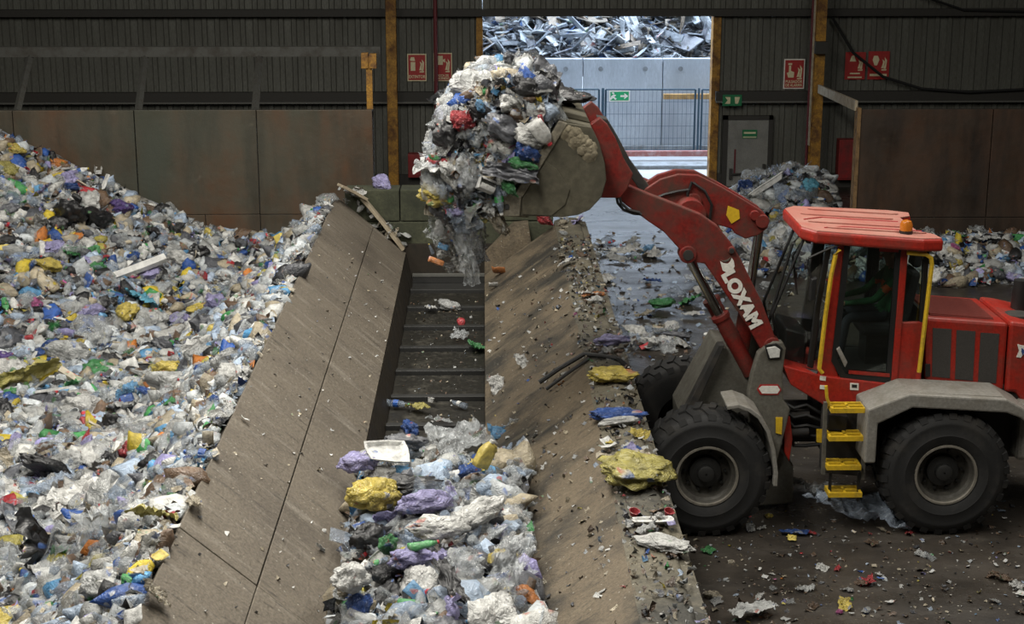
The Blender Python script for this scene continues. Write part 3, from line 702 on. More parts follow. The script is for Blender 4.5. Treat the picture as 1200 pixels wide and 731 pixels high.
# bellcrank and tilt cylinder
bell = [(748,232),(757,221),(774,210),(795,204),(818,205),(844,218),(870,233),(893,247),(901,256),(900,267),(890,275),(874,280),(862,274),(857,268),(835,262),(800,262),(770,250)]
for (a_, b_) in ((18.36, 18.42), (18.68, 18.74)): plate('bellcrank', bell, a_, b_, M['arm_red'], ref=18.36, bevel=.012)
plate('bellcrank_web', [(760,228),(780,214),(800,208),(818,210),(842,222),(866,236),(862,262),(835,258),(800,256),(770,246)], 18.44, 18.66, M['red'], ref=18.4)
plate('warning_plate', [(853,241),(866,246),(867,256),(857,262),(851,252)], 18.35, 18.358, M['yellow'], bevel=0, ref=18.355)
for (px, py, r_) in ((893,259,.08), (884,252,.06), (812,236,.1)):
    c = W(px, py, Y=18.36); build('pivot_pin', MB().lathe([(r_, 18.32), (r_, 18.78)], (c.x, 0, c.z), 'y', 20), M['arm_red'], LD, bevel=.01)
q0, q1 = W(890,266,Y=18.55), W(868,410,Y=18.55)
build('tilt_rod', MB().tube([q0, q0.lerp(q1,.62)], .055, 14), M['chrome'], LD, smooth=True)
build('tilt_cylinder', MB().tube([q0.lerp(q1,.6), q1], .10, 16), M['arm_red'], LD, smooth=True)
for Yk in (18.17, 18.93):
    q0 = W(806,299,Y=17.93); q1 = W(884,444,Y=17.93); q0.y = q1.y = Yk
    build('lift_rod', MB().tube([q0, q0.lerp(q1,.6)], .055, 14), M['chrome'], LD, smooth=True)
    build('lift_cylinder', MB().tube([q0.lerp(q1,.52), q0.lerp(q1,.55), q0.lerp(q1,.551), q1], [.11,.11,.095,.095], 16), M['arm_red'], LD, smooth=True)
def hose(pts, Y, r=.018, name='hydraulic_hose', par=LD, mat=None):
    build(name, MB().tube([W(x, y, Y=Y) for x, y in pts], r, 6), mat or M['cable'], par, smooth=True)
hose([(722,228),(724,238),(731,246),(742,250),(752,251)], 17.9); hose([(725,228),(728,238),(737,246),(750,249)], 17.88)
hose([(812,214),(826,224),(834,240),(832,256),(828,268)], 18.33); hose([(811,213),(806,226),(806,240),(800,252)], 18.33); hose([(760,236),(778,228),(795,224),(809,222)], 18.33)
# lettering on the near arm
pt = W(869, 351, Y=17.92); ang = math.radians(-60.5)
tx = text_mesh('LOXAM', .205, M['white'], 'lettering', na, (pt.x, 17.922, pt.z), (math.pi/2, -ang, 0), .013)
tx.rotation_euler = (Matrix.Rotation(-ang, 3, 'Y') @ Matrix.Rotation(math.pi/2, 3, 'X')).to_euler()
tx.scale = (.74/max(.01, tx.dimensions.x), 1.0, 1)
em = [(844,306),(848,308.5),(853,309),(856,306),(857.5,302),(860,306),(861,312),(858,317),(852,319.5),(847,317)]
plate('emblem', em, 17.918, 17.929, M['white'], parent=na, bevel=0)
plate('emblem_tip', [(845,305),(850,307),(854,305.5),(856.5,301.5),(852,304.5),(848,305.5)], 17.918, 17.929, M['grey'], parent=na, bevel=0)
# bucket
def P3(pts, Y): return P(pts, Y)
YB0, YB1 = 17.22, 19.88
side = [(662,144),(676,146),(693,149),(702,167),(709,192),(710.5,211),(705,231),(691,246),(677,252),(658,254.5),(609,252.5),(610,230)]
bk = plate('bucket_side', side, YB0, YB0+.04, M['bucket'], bevel=.008)
plate('bucket_side', side, YB1-.04, YB1, M['bucket'], bevel=.008, ref=YB0)
shell = P([(655,141),(676,145),(693,149),(702,167),(709,192),(710.5,211),(705,231),(691,246),(677,252),(658,254.5),(609,253),(586,253)], YB0)
inn = []
for i, q in enumerate(shell):
    a_ = Vector(shell[max(i-1,0)]); b_ = Vector(shell[min(i+1,len(shell)-1)]); d = (b_-a_).normalized(); inn.append((q[0]+d.y*.04, q[1]-d.x*.04))
c0 = Vector((sum(p[0] for p in shell)/len(shell), sum(p[1] for p in shell)/len(shell)))
if (Vector(inn[5])-c0).length > (Vector(shell[5])-c0).length: inn = [(2*s[0]-i_[0], 2*s[1]-i_[1]) for s, i_ in zip(shell, inn)]
build('bucket_shell', MB().prism(shell+inn[::-1], YB0+.041, YB1-.041), M['bucket'], LD)
plate('edge_bar', [(655,141.5),(665,145),(612,231),(603,228)], YB0-.03, YB0+.05, M['bucket_edge'], bevel=.008)
plate('corner_plate', [(588,223),(603,226),(611,231),(609,253.5),(586,253.5)], YB0-.03, YB0+.05, M['bucket_edge'], bevel=.008)
c = W(594, 242, Y=YB0-.03); build('bolt', MB().lathe([(.03, YB0-.045), (.03, YB0-.031)], (c.x, 0, c.z), 'y', 10), M['hub'], LD)
build('cutting_edge', MB().prism(P([(583,250),(583,254),(620,256),(620,252.5)], YB0), YB0+.051, YB1), M['bucket_edge'], LD)
plate('spill_guard', [(650,138),(664,135),(690,141),(694,149),(676,145),(655,141)], YB0+.3, YB1-.3, M['bucket'], ref=YB0)
plate('wear_plate', [(612,233),(640,189),(652,198),(668,222),(662,240),(646,253),(612,251)], YB0-.014, YB0-.001, M['bucket'], bevel=.004)
mb = MB(); rnd = random.Random(8)
for k in range(26):
    u = rnd.random(); q = W(664+u*34+rnd.uniform(-3,3), 163+u*13+rnd.uniform(-7,7)-(6 if u < .3 else 0), Y=YB0-.005)
    mb.lathe([(.001, YB0-.035), (rnd.uniform(.03,.07), YB0-.018), (rnd.uniform(.05,.1), YB0+.003)], (q.x, 0, q.z), 'y', 7)
o = build('mud_crust', mb, M['mud'], LD, smooth=True); o['kind'] = 'stuff'
# rear body: hood, grilles, tail
YH = 17.95; YH2 = 19.15
hood = [(1085,372),(1182,379),(1176,458),(1084,449)]
hd = plate('engine_hood', hood, YH, YH2, M['red'], bevel=.035)
for g in ([(1093,384),(1115,385.5),(1113,443),(1092,441)], [(1121,386.5),(1143,388),(1140,446),(1119,444)], [(1149,389.5),(1171,391),(1167,449),(1146,447)]):
    plate('grille', g, YH-.006, YH-.0005, M['mesh_grille'], parent=hd, bevel=0, ref=YH)
plate('hood_latch', [(1084,426),(1090,426),(1090,441),(1084,441)], YH-.012, YH-.001, M['black'], parent=hd, bevel=.003, ref=YH)
ht = [W(1092,362,Y=YH+.18), W(1172,369,Y=YH+.18)]
dzh = W(1085,372,Y=YH).z-.0; za = W(1090,372,Y=YH); zc_ = W(1180,379,Y=YH)
slope_h = (zc_.z-za.z)/(zc_.x-za.x)
zl = lambda x, y: za.z+(x-za.x)*slope_h
mb = MB()
x0, x1 = za.x+.03, zc_.x-.12; nl = 22
build('grille_bed', MB().slab([(x0, YH+.12), (x1, YH+.12), (x1, YH2-.12), (x0, YH2-.12)], lambda x, y: zl(x, y)+.001, lambda x, y: zl(x, y)+.008), simple('top_grille', (.17,.028,.02), .6), hd)
for k in range(nl):
    yk = YH+.14+(YH2-YH-.28)*k/nl
    build('louvre', MB().slab([(x0, yk), (x1, yk), (x1, yk+.02), (x0, yk+.02)], lambda x, y: zl(x, y)+.009, lambda x, y: zl(x, y)+.022), simple('louvre_red', (.2,.035,.025), .6) if k == 0 else bpy.data.materials['louvre_red'], hd)
tail = [(1184,377),(1200,379),(1232,386),(1262,402),(1266,470),(1240,500),(1205,480),(1190,460),(1178,460)]
tl = plate('tail_hood', tail, YH-.02, YH2+.02, M['red'], bevel=.04)
plate('emblem', [(1192,403),(1200,405),(1200,410),(1208,404),(1216,406),(1206,412),(1214,420),(1202,419),(1199,414),(1196,419),(1191,418),(1194,411)], YH-.03, YH-.0205, M['white'], parent=tl, bevel=0, ref=YH-.02)
plate('emblem_core', [(1197,407),(1201,411),(1198,416),(1196.5,411.5)], YH-.034, YH-.0305, M['blue'], parent=tl, bevel=0, ref=YH-.02)
ex = W(1200, 372, Y=18.2)
build('exhaust', MB().tube([(ex.x+.12, 18.75, ex.z-.2), (ex.x+.12, 18.75, ex.z+.15), (ex.x+.12, 18.75, ex.z+.32)], [.1,.1,.085], 16), M['black'], LD, smooth=True)
build('air_intake', MB().lathe([(.17, ex.z-.06), (.16, ex.z+.01), (.1, ex.z+.012)], (ex.x-.02, 18.35, 0), 'z', 20), M['under'], LD)
# rear frame and belly
build('rear_frame', MB().box(W(965,500,Y=18.1).x, W(1265,470,Y=18).x, 17.98, 19.12, .72, 1.62), M['under'], LD, bevel=.02)
build('counterweight', MB().box(W(1195,470,Y=17.8).x, W(1262,470,Y=17.8).x, 17.75, 19.35, .75, 1.45), M['fender'], LD, bevel=.05)
build('articulation_joint', MB().tube([(3.3, YC, .55), (3.3, YC, 1.5)], .16, 16).box(2.9, 3.35, 18.2, 18.9, .6, .8).box(2.9, 3.35, 18.2, 18.9, 1.2, 1.4).box(3.2, 4.0, 18.2, 18.9, .85, 1.15), M['under'], LD)
for zz in (1.0, 1.22): build('steering_cylinder', MB().tube([(3.0, 18.05, zz), (3.8, 18.05, zz+.03)], .06, 12), M['under'], LD, smooth=True)
for k in range(5): hose([(915+k*3, 470+k*9), (930, 478+k*11), (945, 474+k*12), (962, 484+k*9)], 17.97+.03*k, .022)
# rear fender
fen = [(1013,543),(1017,480),(1066,462),(1180,468),(1206,482),(1225,500),(1216,506),(1196,490),(1180,484),(1070,478),(1029,497),(1026,543)]
rf = plate('rear_fender', fen, 17.28, 17.94, M['fender'], bevel=.02)
plate('fender_tread', [(1070,461.5),(1176,466.5),(1176,467.5),(1070,463)], 17.36, 17.9, M['fender'], parent=rf, ref=17.3, bevel=0)
build('grab_handle', MB().tube([W(1025,479,Y=17.5), W(1029,473,Y=17.5), W(1048,466,Y=17.5), W(1052,470,Y=17.5)], .018, 8), M['yellow'], rf, smooth=True)
build('grab_handle', MB().tube([W(1026,482,Y=17.35), W(1031,476,Y=17.35), W(1049,469,Y=17.35), W(1053,473,Y=17.35)], .018, 8), M['yellow'], rf, smooth=True)
# ladder
ldr = build('ladder_frame', MB().prism(P([(966,472),(970,472),(967,556),(963,556)], 17.5), 17.5, 17.56).prism(P([(1014,480),(1018,480),(1013,562),(1009,562)], 17.5), 17.5, 17.56), M['grey'], LD)
for (a_, b_, t_) in ((974,1016,476), (971.5,1013,509), (969,1009,543), (971,1010,575)):
    p, q = W(a_, t_, Y=17.42), W(b_, t_+3, Y=17.42)
    st = build('step', MB().box(p.x, q.x, 17.40, 17.43, p.z-.075, p.z-.02).box(p.x, q.x, 17.62, 17.65, p.z-.075, p.z-.02).box(p.x, p.x+.03, 17.43, 17.62, p.z-.075, p.z-.02).box(q.x-.03, q.x, 17.43, 17.62, p.z-.075, p.z-.02).box((p.x+q.x)/2-.015, (p.x+q.x)/2+.015, 17.43, 17.62, p.z-.06, p.z-.02).box(p.x+.03, q.x-.03, 17.51, 17.54, p.z-.06, p.z-.02), M['yellow'], LD)
p = W(990, 557, Y=17.55)
for dx in (-.19, .14): build('step_hanger', MB().box(p.x+dx, p.x+dx+.03, 17.5, 17.53, p.z-.3, p.z+.05), M['black'], LD)
plate('battery_box', [(972,486),(994,488),(992,508),(970,507)], 17.62, 17.95, M['black'], ref=17.6)
plate('step_backing', [(968,476),(1016,482),(1012,560),(965,556)], 17.75, 17.97, M['under'], ref=17.7)
plate('warning_plate', [(957,503),(966,503),(965,519),(957,518)], 17.7, 17.712, M['yellow'], bevel=0)
hose([(968,452),(969,466),(972,474),(976,477)], 17.5, .02, 'handrail', mat=M['yellow'])
# cab
YD = 17.90; YE = 19.20
cab_base = [(917,427),(940,433),(962,439),(1046,449),(1084,449),(1084,458),(1062,455),(1016,476),(969,476),(926,450)]
plate('cab_base', cab_base, YD-.04, YE+.04, M['red'], bevel=.015, ref=YD)
plate('sticker', [(961,440),(968,441),(967.5,446),(960.5,445)], YD-.049, YD-.0405, M['white'], bevel=0, ref=YD-.04)
plate('sticker', [(961,451),(967,451.5),(966.5,456),(960.5,455.5)], YD-.049, YD-.0405, M['white'], bevel=0, ref=YD-.04)
stc = plate('sticker', [(996,448.5),(1006,449),(1006,457),(996,456.5)], YD-.049, YD-.0405, M['white'], bevel=0, ref=YD-.04)
plate('sticker_print', [(998,450),(1004,450.4),(1004,454),(998,453.6)], YD-.053, YD-.0495, M['black'], parent=stc, bevel=0, ref=YD-.04)
for sidey in (0, 1):
    y0, y1 = (YD, YD+.07) if sidey == 0 else (YE-.07, YE)
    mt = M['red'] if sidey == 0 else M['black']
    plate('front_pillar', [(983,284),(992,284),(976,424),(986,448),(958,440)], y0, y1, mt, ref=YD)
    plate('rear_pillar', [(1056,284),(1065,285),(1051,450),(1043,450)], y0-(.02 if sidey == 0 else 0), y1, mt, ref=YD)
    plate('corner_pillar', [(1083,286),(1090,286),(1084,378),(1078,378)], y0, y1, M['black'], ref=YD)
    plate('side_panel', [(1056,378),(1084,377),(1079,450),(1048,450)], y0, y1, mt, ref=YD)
    fr = MB(); o_ = [(990,281),(1056,285),(1043,449),(987,446),(974,423)]; i_ = [(996,288),(1050,290),(1038,441),(991,438),(981,421)]
    O, I = P(o_, YD), P(i_, YD); n = 5
    ya, yb = (YD-.02, YD+.03) if sidey == 0 else (YE-.03, YE+.02)
    v = [(p[0], ya, p[1]) for p in O]+[(p[0], ya, p[1]) for p in I]+[(p[0], yb, p[1]) for p in O]+[(p[0], yb, p[1]) for p in I]; f = []
    for k in range(n):
        k2 = (k+1) % n; f += [(k,k2,n+k2,n+k), (2*n+k2,2*n+k,3*n+k,3*n+k2), (k2,k,2*n+k,2*n+k2), (n+k,n+k2,3*n+k2,3*n+k)]
    dfr = build('door_frame', fr.add(v, f), M['black'], LD)
    g = MB(); g.prism(I, ya+.02, ya+.026); build('door_glass', g, M['glass'] if sidey else M['glass_dark'], dfr)
    yg = YD+.03 if sidey == 0 else YE-.036
    gq = MB().prism(P([(1066,292),(1084,293),(1079,378),(1058,378)], YD), yg, yg+.006); build('side_glass', gq, M['glass_dark'], LD)
plate('door_bar', [(994,433),(1042,437),(1042,441),(994,437)], YD-.03, YD-.021, M['red'], ref=YD, bevel=0)
plate('door_sign', [(1030,289),(1053,290),(1052,295),(1030,294)], YD-.03, YD-.021, M['signred'], ref=YD, bevel=0)
plate('door_handle', [(979,408),(983,405),(992,423),(989,429)], YD-.06, YD-.021, M['fender'], ref=YD, bevel=.006)
# front glazing with angled corners
zt_, zm_, zb_ = W(984,285,Y=YD).z, W(905,368,Y=18.25).z, W(917,428,Y=18.25).z
at_, ab_ = W(985,285,Y=YD).x, W(959,438,Y=YD).x
ft, fm, fb = W(942,276,Y=18.3).x, W(905,368,Y=18.25).x, W(917,428,Y=18.25).x
am_ = at_+(ab_-at_)*(zt_-zm_)/(zt_-zb_)
rows = []
for (xf, xa, z) in ((ft, at_, zt_), (fm, am_, zm_), (fb, ab_, zb_)):
    rows.append([(xa, YD+.01, z), (xf, 18.25, z), (xf, 18.85, z), (xa, YE-.01, z)])
v = [p for R in rows for p in R]; f = [(r_*4+k, r_*4+k+1, r_*4+k+5, r_*4+k+4) for r_ in range(2) for k in range(3)]
build('windshield', MB().add(v, f), M['glass'], LD)
for k in (1, 2):
    build('windshield_bead', MB().tube([rows[0][k], rows[1][k], rows[2][k]], .018, 6), M['black'], LD)
build('windshield_sill', MB().tube([rows[2][0], rows[2][1], rows[2][2], rows[2][3]], .035, 6), M['black'], LD)
plate('front_post', [(968,290),(975,290),(962,360),(953,432),(946,430),(955,360)], YD+.06, YD+.1, M['black'], ref=YD+.06)
hose([(934,345),(929,300),(938,285)], 18.4, .014, 'wiper'); hose([(900,380),(915,330),(929,285),(938,275)], 18.3, .018, 'wiper')
hose([(984,286),(965,294),(948,302),(946,312),(952,328)], 17.82, .014, 'mirror_arm')
plate('mirror', [(950,326),(957,324),(954,350),(948,352)], 17.74, 17.84, M['black'], ref=17.8)
plate('work_lamp', [(942,272),(950,274),(950,285),(944,284)], 18.05, 18.25, M['black'], ref=18.1)
# roof, slightly lower at the rear
ra, rb = W(944,270,Y=17.80), W(1070,277.5,Y=17.80); sl = (rb.z-ra.z)/(rb.x-ra.x)
rz = lambda x, y: ra.z+(x-ra.x)*sl
xf_, xr_ = ra.x, W(1108,276,Y=17.75).x
plan = [(xf_-.02, 18.0), (xf_+.12, 17.80), (xf_+.8, 17.74), (xr_-.25, 17.70), (xr_, 17.78), (xr_-.04, 18.0), (xr_-.2, 18.15), (xr_-.2, 18.95), (xr_-.04, 19.1), (xr_, 19.32), (xr_-.25, 19.40), (xf_+.8, 19.36), (xf_+.12, 19.30), (xf_-.02, 19.1)]
rfx = build('cab_roof', MB().slab(plan, lambda x, y: rz(x, y)-.15, rz), M['red'], LD, bevel=.04, segs=3)
cx_, cy_ = (xf_+xr_)/2, 18.55
build('roof_panel', MB().slab([(cx_+(a-cx_)*.975, cy_+(b-cy_)*.975) for a, b in plan], lambda x, y: rz(x, y)-.01, lambda x, y: rz(x, y)+.006), M['roof_red'], rfx, bevel=.004)
for (ya, xa, xb) in ((18.0, .35, 1.35), (18.3, .2, 1.15), (18.75, .2, 1.15), (19.1, .35, 1.3)):
    build('roof_rib', MB().slab([(xf_+xa, ya-.025), (xf_+xb, ya-.025), (xf_+xb+.08, ya), (xf_+xb, ya+.025), (xf_+xa, ya+.025), (xf_+xa-.08, ya)], lambda x, y: rz(x, y)+.0061, lambda x, y: rz(x, y)+.024), M['roof_red'], rfx, bevel=.006)
for (ya, yb_, xa, xb) in ((17.98, 18.12, .25, .5), (18.42, 18.62, .1, .35)):
    build('roof_groove', MB().tube([(xf_+xa, ya, rz(xf_+xa, 0)+.008), (xf_+xb, yb_, rz(xf_+xb, 0)+.008), (xf_+xb+.9, yb_, rz(xf_+xb+.9, 0)+.008)], .01, 6), M['signred'], rfx)
bp = W(1063, 272, Y=17.9)
bc = build('beacon', MB().lathe([(.075, rz(bp.x,0)), (.075, rz(bp.x,0)+.04)], (bp.x, 17.95, 0), 'z', 16), M['black'], LD)
build('beacon_lens', MB().lathe([(.07, rz(bp.x,0)+.041), (.072, rz(bp.x,0)+.11), (.055, rz(bp.x,0)+.15), (.01, rz(bp.x,0)+.165)], (bp.x, 17.95, 0), 'z', 16), M['amber'], bc, smooth=True)
build('cab_rear', MB().box(W(1086,372,Y=YD).x-.04, W(1086,372,Y=YD).x, YD+.08, YE-.08, 1.7, 2.5), M['black'], LD)
# yellow handrails of the cab
hose([(984,292),(979,299),(974,322),(967,372),(960,432),(964,437)], 17.83, .026, 'handrail', mat=M['yellow'])
hose([(1063,296),(1085,298),(1091,302),(1092,310),(1086,360),(1077,436)], 17.80, .026, 'handrail', mat=M['yellow'])
# cab inside
fl = W(1000, 440, Y=YD).z
sx = W(1030, 370, Y=18.55).x
build('cab_floor', MB().box(ab_+.1, W(1080,440,Y=YD).x, YD+.08, YE-.08, fl-.06, fl), M['black'], LD)
st = build('driver_seat', MB().box(sx-.26, sx+.24, YC-.25, YC+.25, fl+.36, fl+.50), M['seat'], LD, bevel=.05)
build('backrest', MB().prism([(sx+.16, fl+.48), (sx+.30, fl+.48), (sx+.42, fl+1.12), (sx+.30, fl+1.14)], YC-.24, YC+.24), M['seat'], st, bevel=.05)
build('headrest', MB().prism([(sx+.33, fl+1.16), (sx+.43, fl+1.15), (sx+.46, fl+1.36), (sx+.37, fl+1.37)], YC-.13, YC+.13), M['seat'], st, bevel=.03)
build('seat_base', MB().box(sx-.18, sx+.18, YC-.18, YC+.18, fl, fl+.355), M['black'], st)
build('armrest_console', MB().box(sx-.35, sx+.2, 18.86, 19.02, fl+.45, fl+.62), M['black'], LD, bevel=.03)
wx = sx-.58
sc_ = build('steering_column', MB().tube([(wx-.2, YC, fl), (wx-.1, YC, fl+.45), (wx, YC, fl+.68)], .05, 10), M['black'], LD)
mb = MB(); n = 20; cen = Vector((wx, YC, fl+.7)); tilt = math.radians(25)
mb.tube([cen+Vector((.18*math.cos(t)*math.cos(tilt), .18*math.sin(t), .18*math.cos(t)*math.sin(tilt)*-1)) for t in [2*math.pi*k/n for k in range(n+1)]], .016, 6)
build('steering_wheel', mb, M['black'], sc_)
build('dashboard', MB().prism([(fm+.12, fl), (fm+.4, fl), (fm+.42, fl+.42), (fm+.15, fl+.5)], 18.2, 18.9), M['black'], LD, bevel=.03)

# ------------------------------------------------------------------ driver
def make_driver():
    J = {'pelvis': (sx+.08, YC, fl+.60), 'waist': (sx+.12, YC, fl+.78), 'chest': (sx+.14, YC, fl+1.0), 'neck': (sx+.12, YC, fl+1.16), 'head0': (sx+.09, YC, fl+1.26), 'head1': (sx+.08, YC, fl+1.38)}
    R = {'pelvis': (.15,.13), 'waist': (.14,.12), 'chest': (.16,.13), 'neck': (.055,.055), 'head0': (.085,.085), 'head1': (.085,.095)}
    E = [('pelvis','waist'), ('waist','chest'), ('chest','neck'), ('neck','head0'), ('head0','head1')]
    for s, t in ((-1, 'n'), (1, 'f')):
        hx, hy, hz = wx+.03, YC+s*.17, fl+.74
        J['sh'+t] = (sx+.13, YC+s*.19, fl+1.07); J['el'+t] = (sx-.12, YC+s*.25, fl+.80); J['wr'+t] = (hx+.1, hy, hz); J['pa'+t] = (hx+.04, hy, hz+.015)
        R['sh'+t] = (.065,.065); R['el'+t] = (.048,.048); R['wr'+t] = (.03,.03); R['pa'+t] = (.034,.024)
        E += [('chest','sh'+t), ('sh'+t,'el'+t), ('el'+t,'wr'+t), ('wr'+t,'pa'+t)]
        for k in range(4):
            a, b = 'f%d%s' % (k, t), 'g%d%s' % (k, t); o = (k-1.5)*.02
            J[a] = (hx-.02, hy+o, hz+.03); J[b] = (hx-.045, hy+o, hz-.015); R[a] = R[b] = (.0085,.0085); E += [('pa'+t, a), (a, b)]
        J['t'+t] = (hx+.02, hy-s*.05, hz-.01); R['t'+t] = (.009,.009); E.append(('pa'+t, 't'+t))
        J['hp'+t] = (sx+.02, YC+s*.10, fl+.58); J['kn'+t] = (sx-.42, YC+s*.16, fl+.56); J['an'+t] = (sx-.48, YC+s*.16, fl+.10); J['to'+t] = (sx-.66, YC+s*.16, fl+.05)
        R['hp'+t] = (.085,.085); R['kn'+t] = (.062,.062); R['an'+t] = (.042,.042); R['to'+t] = (.04,.04)
        E += [('pelvis','hp'+t), ('hp'+t,'kn'+t), ('kn'+t,'an'+t), ('an'+t,'to'+t)]
    ks = list(J); me = bpy.data.meshes.new('person'); me.from_pydata([Vector(J[k]) for k in ks], [(ks.index(a), ks.index(b)) for a, b in E], [])
    o = bpy.data.objects.new('person', me); COL.objects.link(o)
    bm = bmesh.new(); bm.from_mesh(me); bm.verts.ensure_lookup_table(); lay = bm.verts.layers.skin.verify()
    for i, k in enumerate(ks): bm.verts[i][lay].radius = R[k]; bm.verts[i][lay].use_root = (k == 'pelvis')
    bm.to_mesh(me); bm.free()
    o.modifiers.new('skin', 'SKIN'); sub = o.modifiers.new('sub', 'SUBSURF'); sub.levels = sub.render_levels = 2
    dg = bpy.context.evaluated_depsgraph_get(); m2 = bpy.data.meshes.new_from_object(o.evaluated_get(dg)); o.modifiers.clear(); o.data = m2
    m2.materials.clear()
    for m_ in (simple('jacket_green', (.03,.16,.06), .8), simple('trousers_dark', (.02,.025,.035), .85), simple('skin_tone', (.42,.24,.16), .5), simple('boots', (.02,.015,.012), .6), simple('hi_vis_orange', (.75,.13,.02), .6)): m2.materials.append(m_)
    for p in m2.polygons:
        c = p.center; p.use_smooth = True; i = 0
        if c.z > fl+1.15: i = 2
        elif c.x < wx+.12 and c.z > fl+.66: i = 2
        elif c.z < fl+.16: i = 3
        elif c.z < fl+.68 and (c.z < fl+.64 or c.x < sx-.05): i = 1
        elif abs(c.z-(fl+.92)) < .03 and c.x > sx-.03: i = 4
        elif math.hypot(c.x-(sx+.0), c.z-(fl+.93)) < .05 and c.y < YC: i = 4
        p.material_index = i
    mb = MB(); hc = Vector((sx+.085, YC, fl+1.35)); n, m_ = 16, 8                       # short dark hair as a cap
    for j in range(m_+1):
        th = math.radians(100)*j/m_
        for k in range(n):
            ph = 2*math.pi*k/n; d = Vector((math.sin(th)*math.cos(ph), math.sin(th)*math.sin(ph), math.cos(th)))
            rr = .112
            if d.x < -.45 and d.z < .45: rr = .07
            mb.v.append(hc+d*rr+Vector((.01,0,.015)))
    for j in range(m_):
        for k in range(n): mb.f.append((j*n+k, (j+1)*n+k, (j+1)*n+(k+1)%n, j*n+(k+1)%n))
    build('hair', mb, simple('hair_dark', (.015,.012,.01), .7), o, smooth=True)
    face = MB(); fx_ = sx-.012
    face.prism([(fx_+.02, fl+1.30), (fx_-.03, fl+1.27), (fx_+.02, fl+1.265)], YC-.014, YC+.014)
    build('nose', face, m2.materials[2], o, bevel=.004)
    for s in (-1, 1):
        build('eye', MB().lathe([(.001, fx_-.012), (.012, fx_-.006), (.013, fx_+.01)], (0, YC+s*.032, fl+1.315), 'x', 8, cap=False), M['white'], o)
        build('ear', MB().lathe([(.03, YC+s*.082), (.022, YC+s*.1), (.001, YC+s*.102)], (sx+.1, 0, fl+1.30), 'y', 10, cap=False), m2.materials[2], o)
    build('mouth', MB().box(fx_-.008, fx_+.02, YC-.024, YC+.024, fl+1.232, fl+1.24), simple('lips', (.3,.1,.08), .5), o)
    tag(o, 'person in green jacket sitting at the wheel inside the loader cab', 'person')
make_driver()

# ------------------------------------------------------------------ waste: shapes of the single pieces
def mesh_np(name, v, quads, tris=None, col=None, mat=None, smooth=False):
    me = bpy.data.meshes.new(name); nq = len(quads); nt_ = 0 if tris is None else len(tris)
    me.vertices.add(len(v)); me.vertices.foreach_set('co', np.asarray(v, np.float32).ravel())
    loops = np.concatenate([np.asarray(quads, np.int32).ravel()]+([] if tris is None else [np.asarray(tris, np.int32).ravel()]))
    me.loops.add(len(loops)); me.loops.foreach_set('vertex_index', loops)
    st = np.concatenate([np.arange(nq)*4, nq*4+np.arange(nt_)*3]).astype(np.int32); tot = np.concatenate([np.full(nq, 4), np.full(nt_, 3)]).astype(np.int32)
    me.polygons.add(nq+nt_); me.polygons.foreach_set('loop_start', st); me.polygons.foreach_set('loop_total', tot)
    if smooth: me.polygons.foreach_set('use_smooth', np.ones(nq+nt_, bool))
    me.update(calc_edges=True)
    if col is not None:
        a = me.color_attributes.new('Col', 'FLOAT_COLOR', 'POINT'); c = np.ones((len(v), 4), np.float32); c[:, :3] = col; a.data.foreach_set('color', c.ravel())
    if mat: me.materials.append(mat)
    me.validate(); return me
def fan(seed): return Vector((seed*3.17, seed*1.31, seed*7.7))
def bag_mesh(seed, sub=3):
    """crumpled bag: pleated blob gathered towards a knot"""
    bm = bmesh.new(); bmesh.ops.create_icosphere(bm, subdivisions=sub, radius=.5); r = random.Random(seed); o = fan(seed)
    sc = Vector((1.0, r.uniform(.6,.95), r.uniform(.4,.62))); knot = r.random() < .6
    for v in bm.verts:
        d = v.co.normalized()
        n = noise.noise(d*1.6+o)*.42+abs(noise.noise(d*3.4+o))*-.42+abs(noise.noise(d*7.5+o))*-.24+abs(noise.noise(d*15+o))*-.12
        p = d*.5*(1.22+n)
        if knot:
            t = max(0, d.x-.45)/.55; p = Vector((p.x+t*t*.30, p.y*(1-.65*t), p.z*(1-.55*t)))
        v.co = Vector((p.x*sc.x, p.y*sc.y, p.z*sc.z))
    me = bpy.data.meshes.new('plastic_bag'); bm.to_mesh(me); bm.free()
    for p in me.polygons: p.use_smooth = True
    return me
def film_mesh(seed, n=22):
    r = random.Random(seed); o = fan(seed); a = r.uniform(.5,.95); v = []; q = []
    for j in range(n+1):
        for i in range(n+1):
            x, y = i/n-.5, (j/n-.5)*a; e = 1+.42*noise.noise(Vector((math.cos(math.atan2(y, x))*1.6, math.sin(math.atan2(y, x))*1.6, seed*1.7)))
            p = Vector((x*2.3, y*2.3, 0))
            z = .18*noise.noise(p+o)+.24*abs(noise.noise(p*2.1+o))+.13*abs(noise.noise(p*4.6+o))+.05*abs(noise.noise(p*9+o))
            v.append((x*e+.12*noise.noise(p*2+o*2), y*e+.12*noise.noise(p*2-o), z))
    for j in range(n):
        for i in range(n): b = j*(n+1)+i; q.append((b, b+1, b+n+2, b+n+1))
    return mesh_np('plastic_film', v, q, smooth=True)
def bottle_prof(k): return [[(.10,-.5),(.145,-.485),(.15,-.42),(.14,-.3),(.15,-.18),(.142,-.05),(.15,.08),(.145,.18),(.10,.32),(.05,.40),(.045,.44)], [(.12,-.5),(.17,-.48),(.17,-.1),(.155,.0),(.17,.1),(.15,.2),(.07,.36),(.055,.43)]][k % 2]
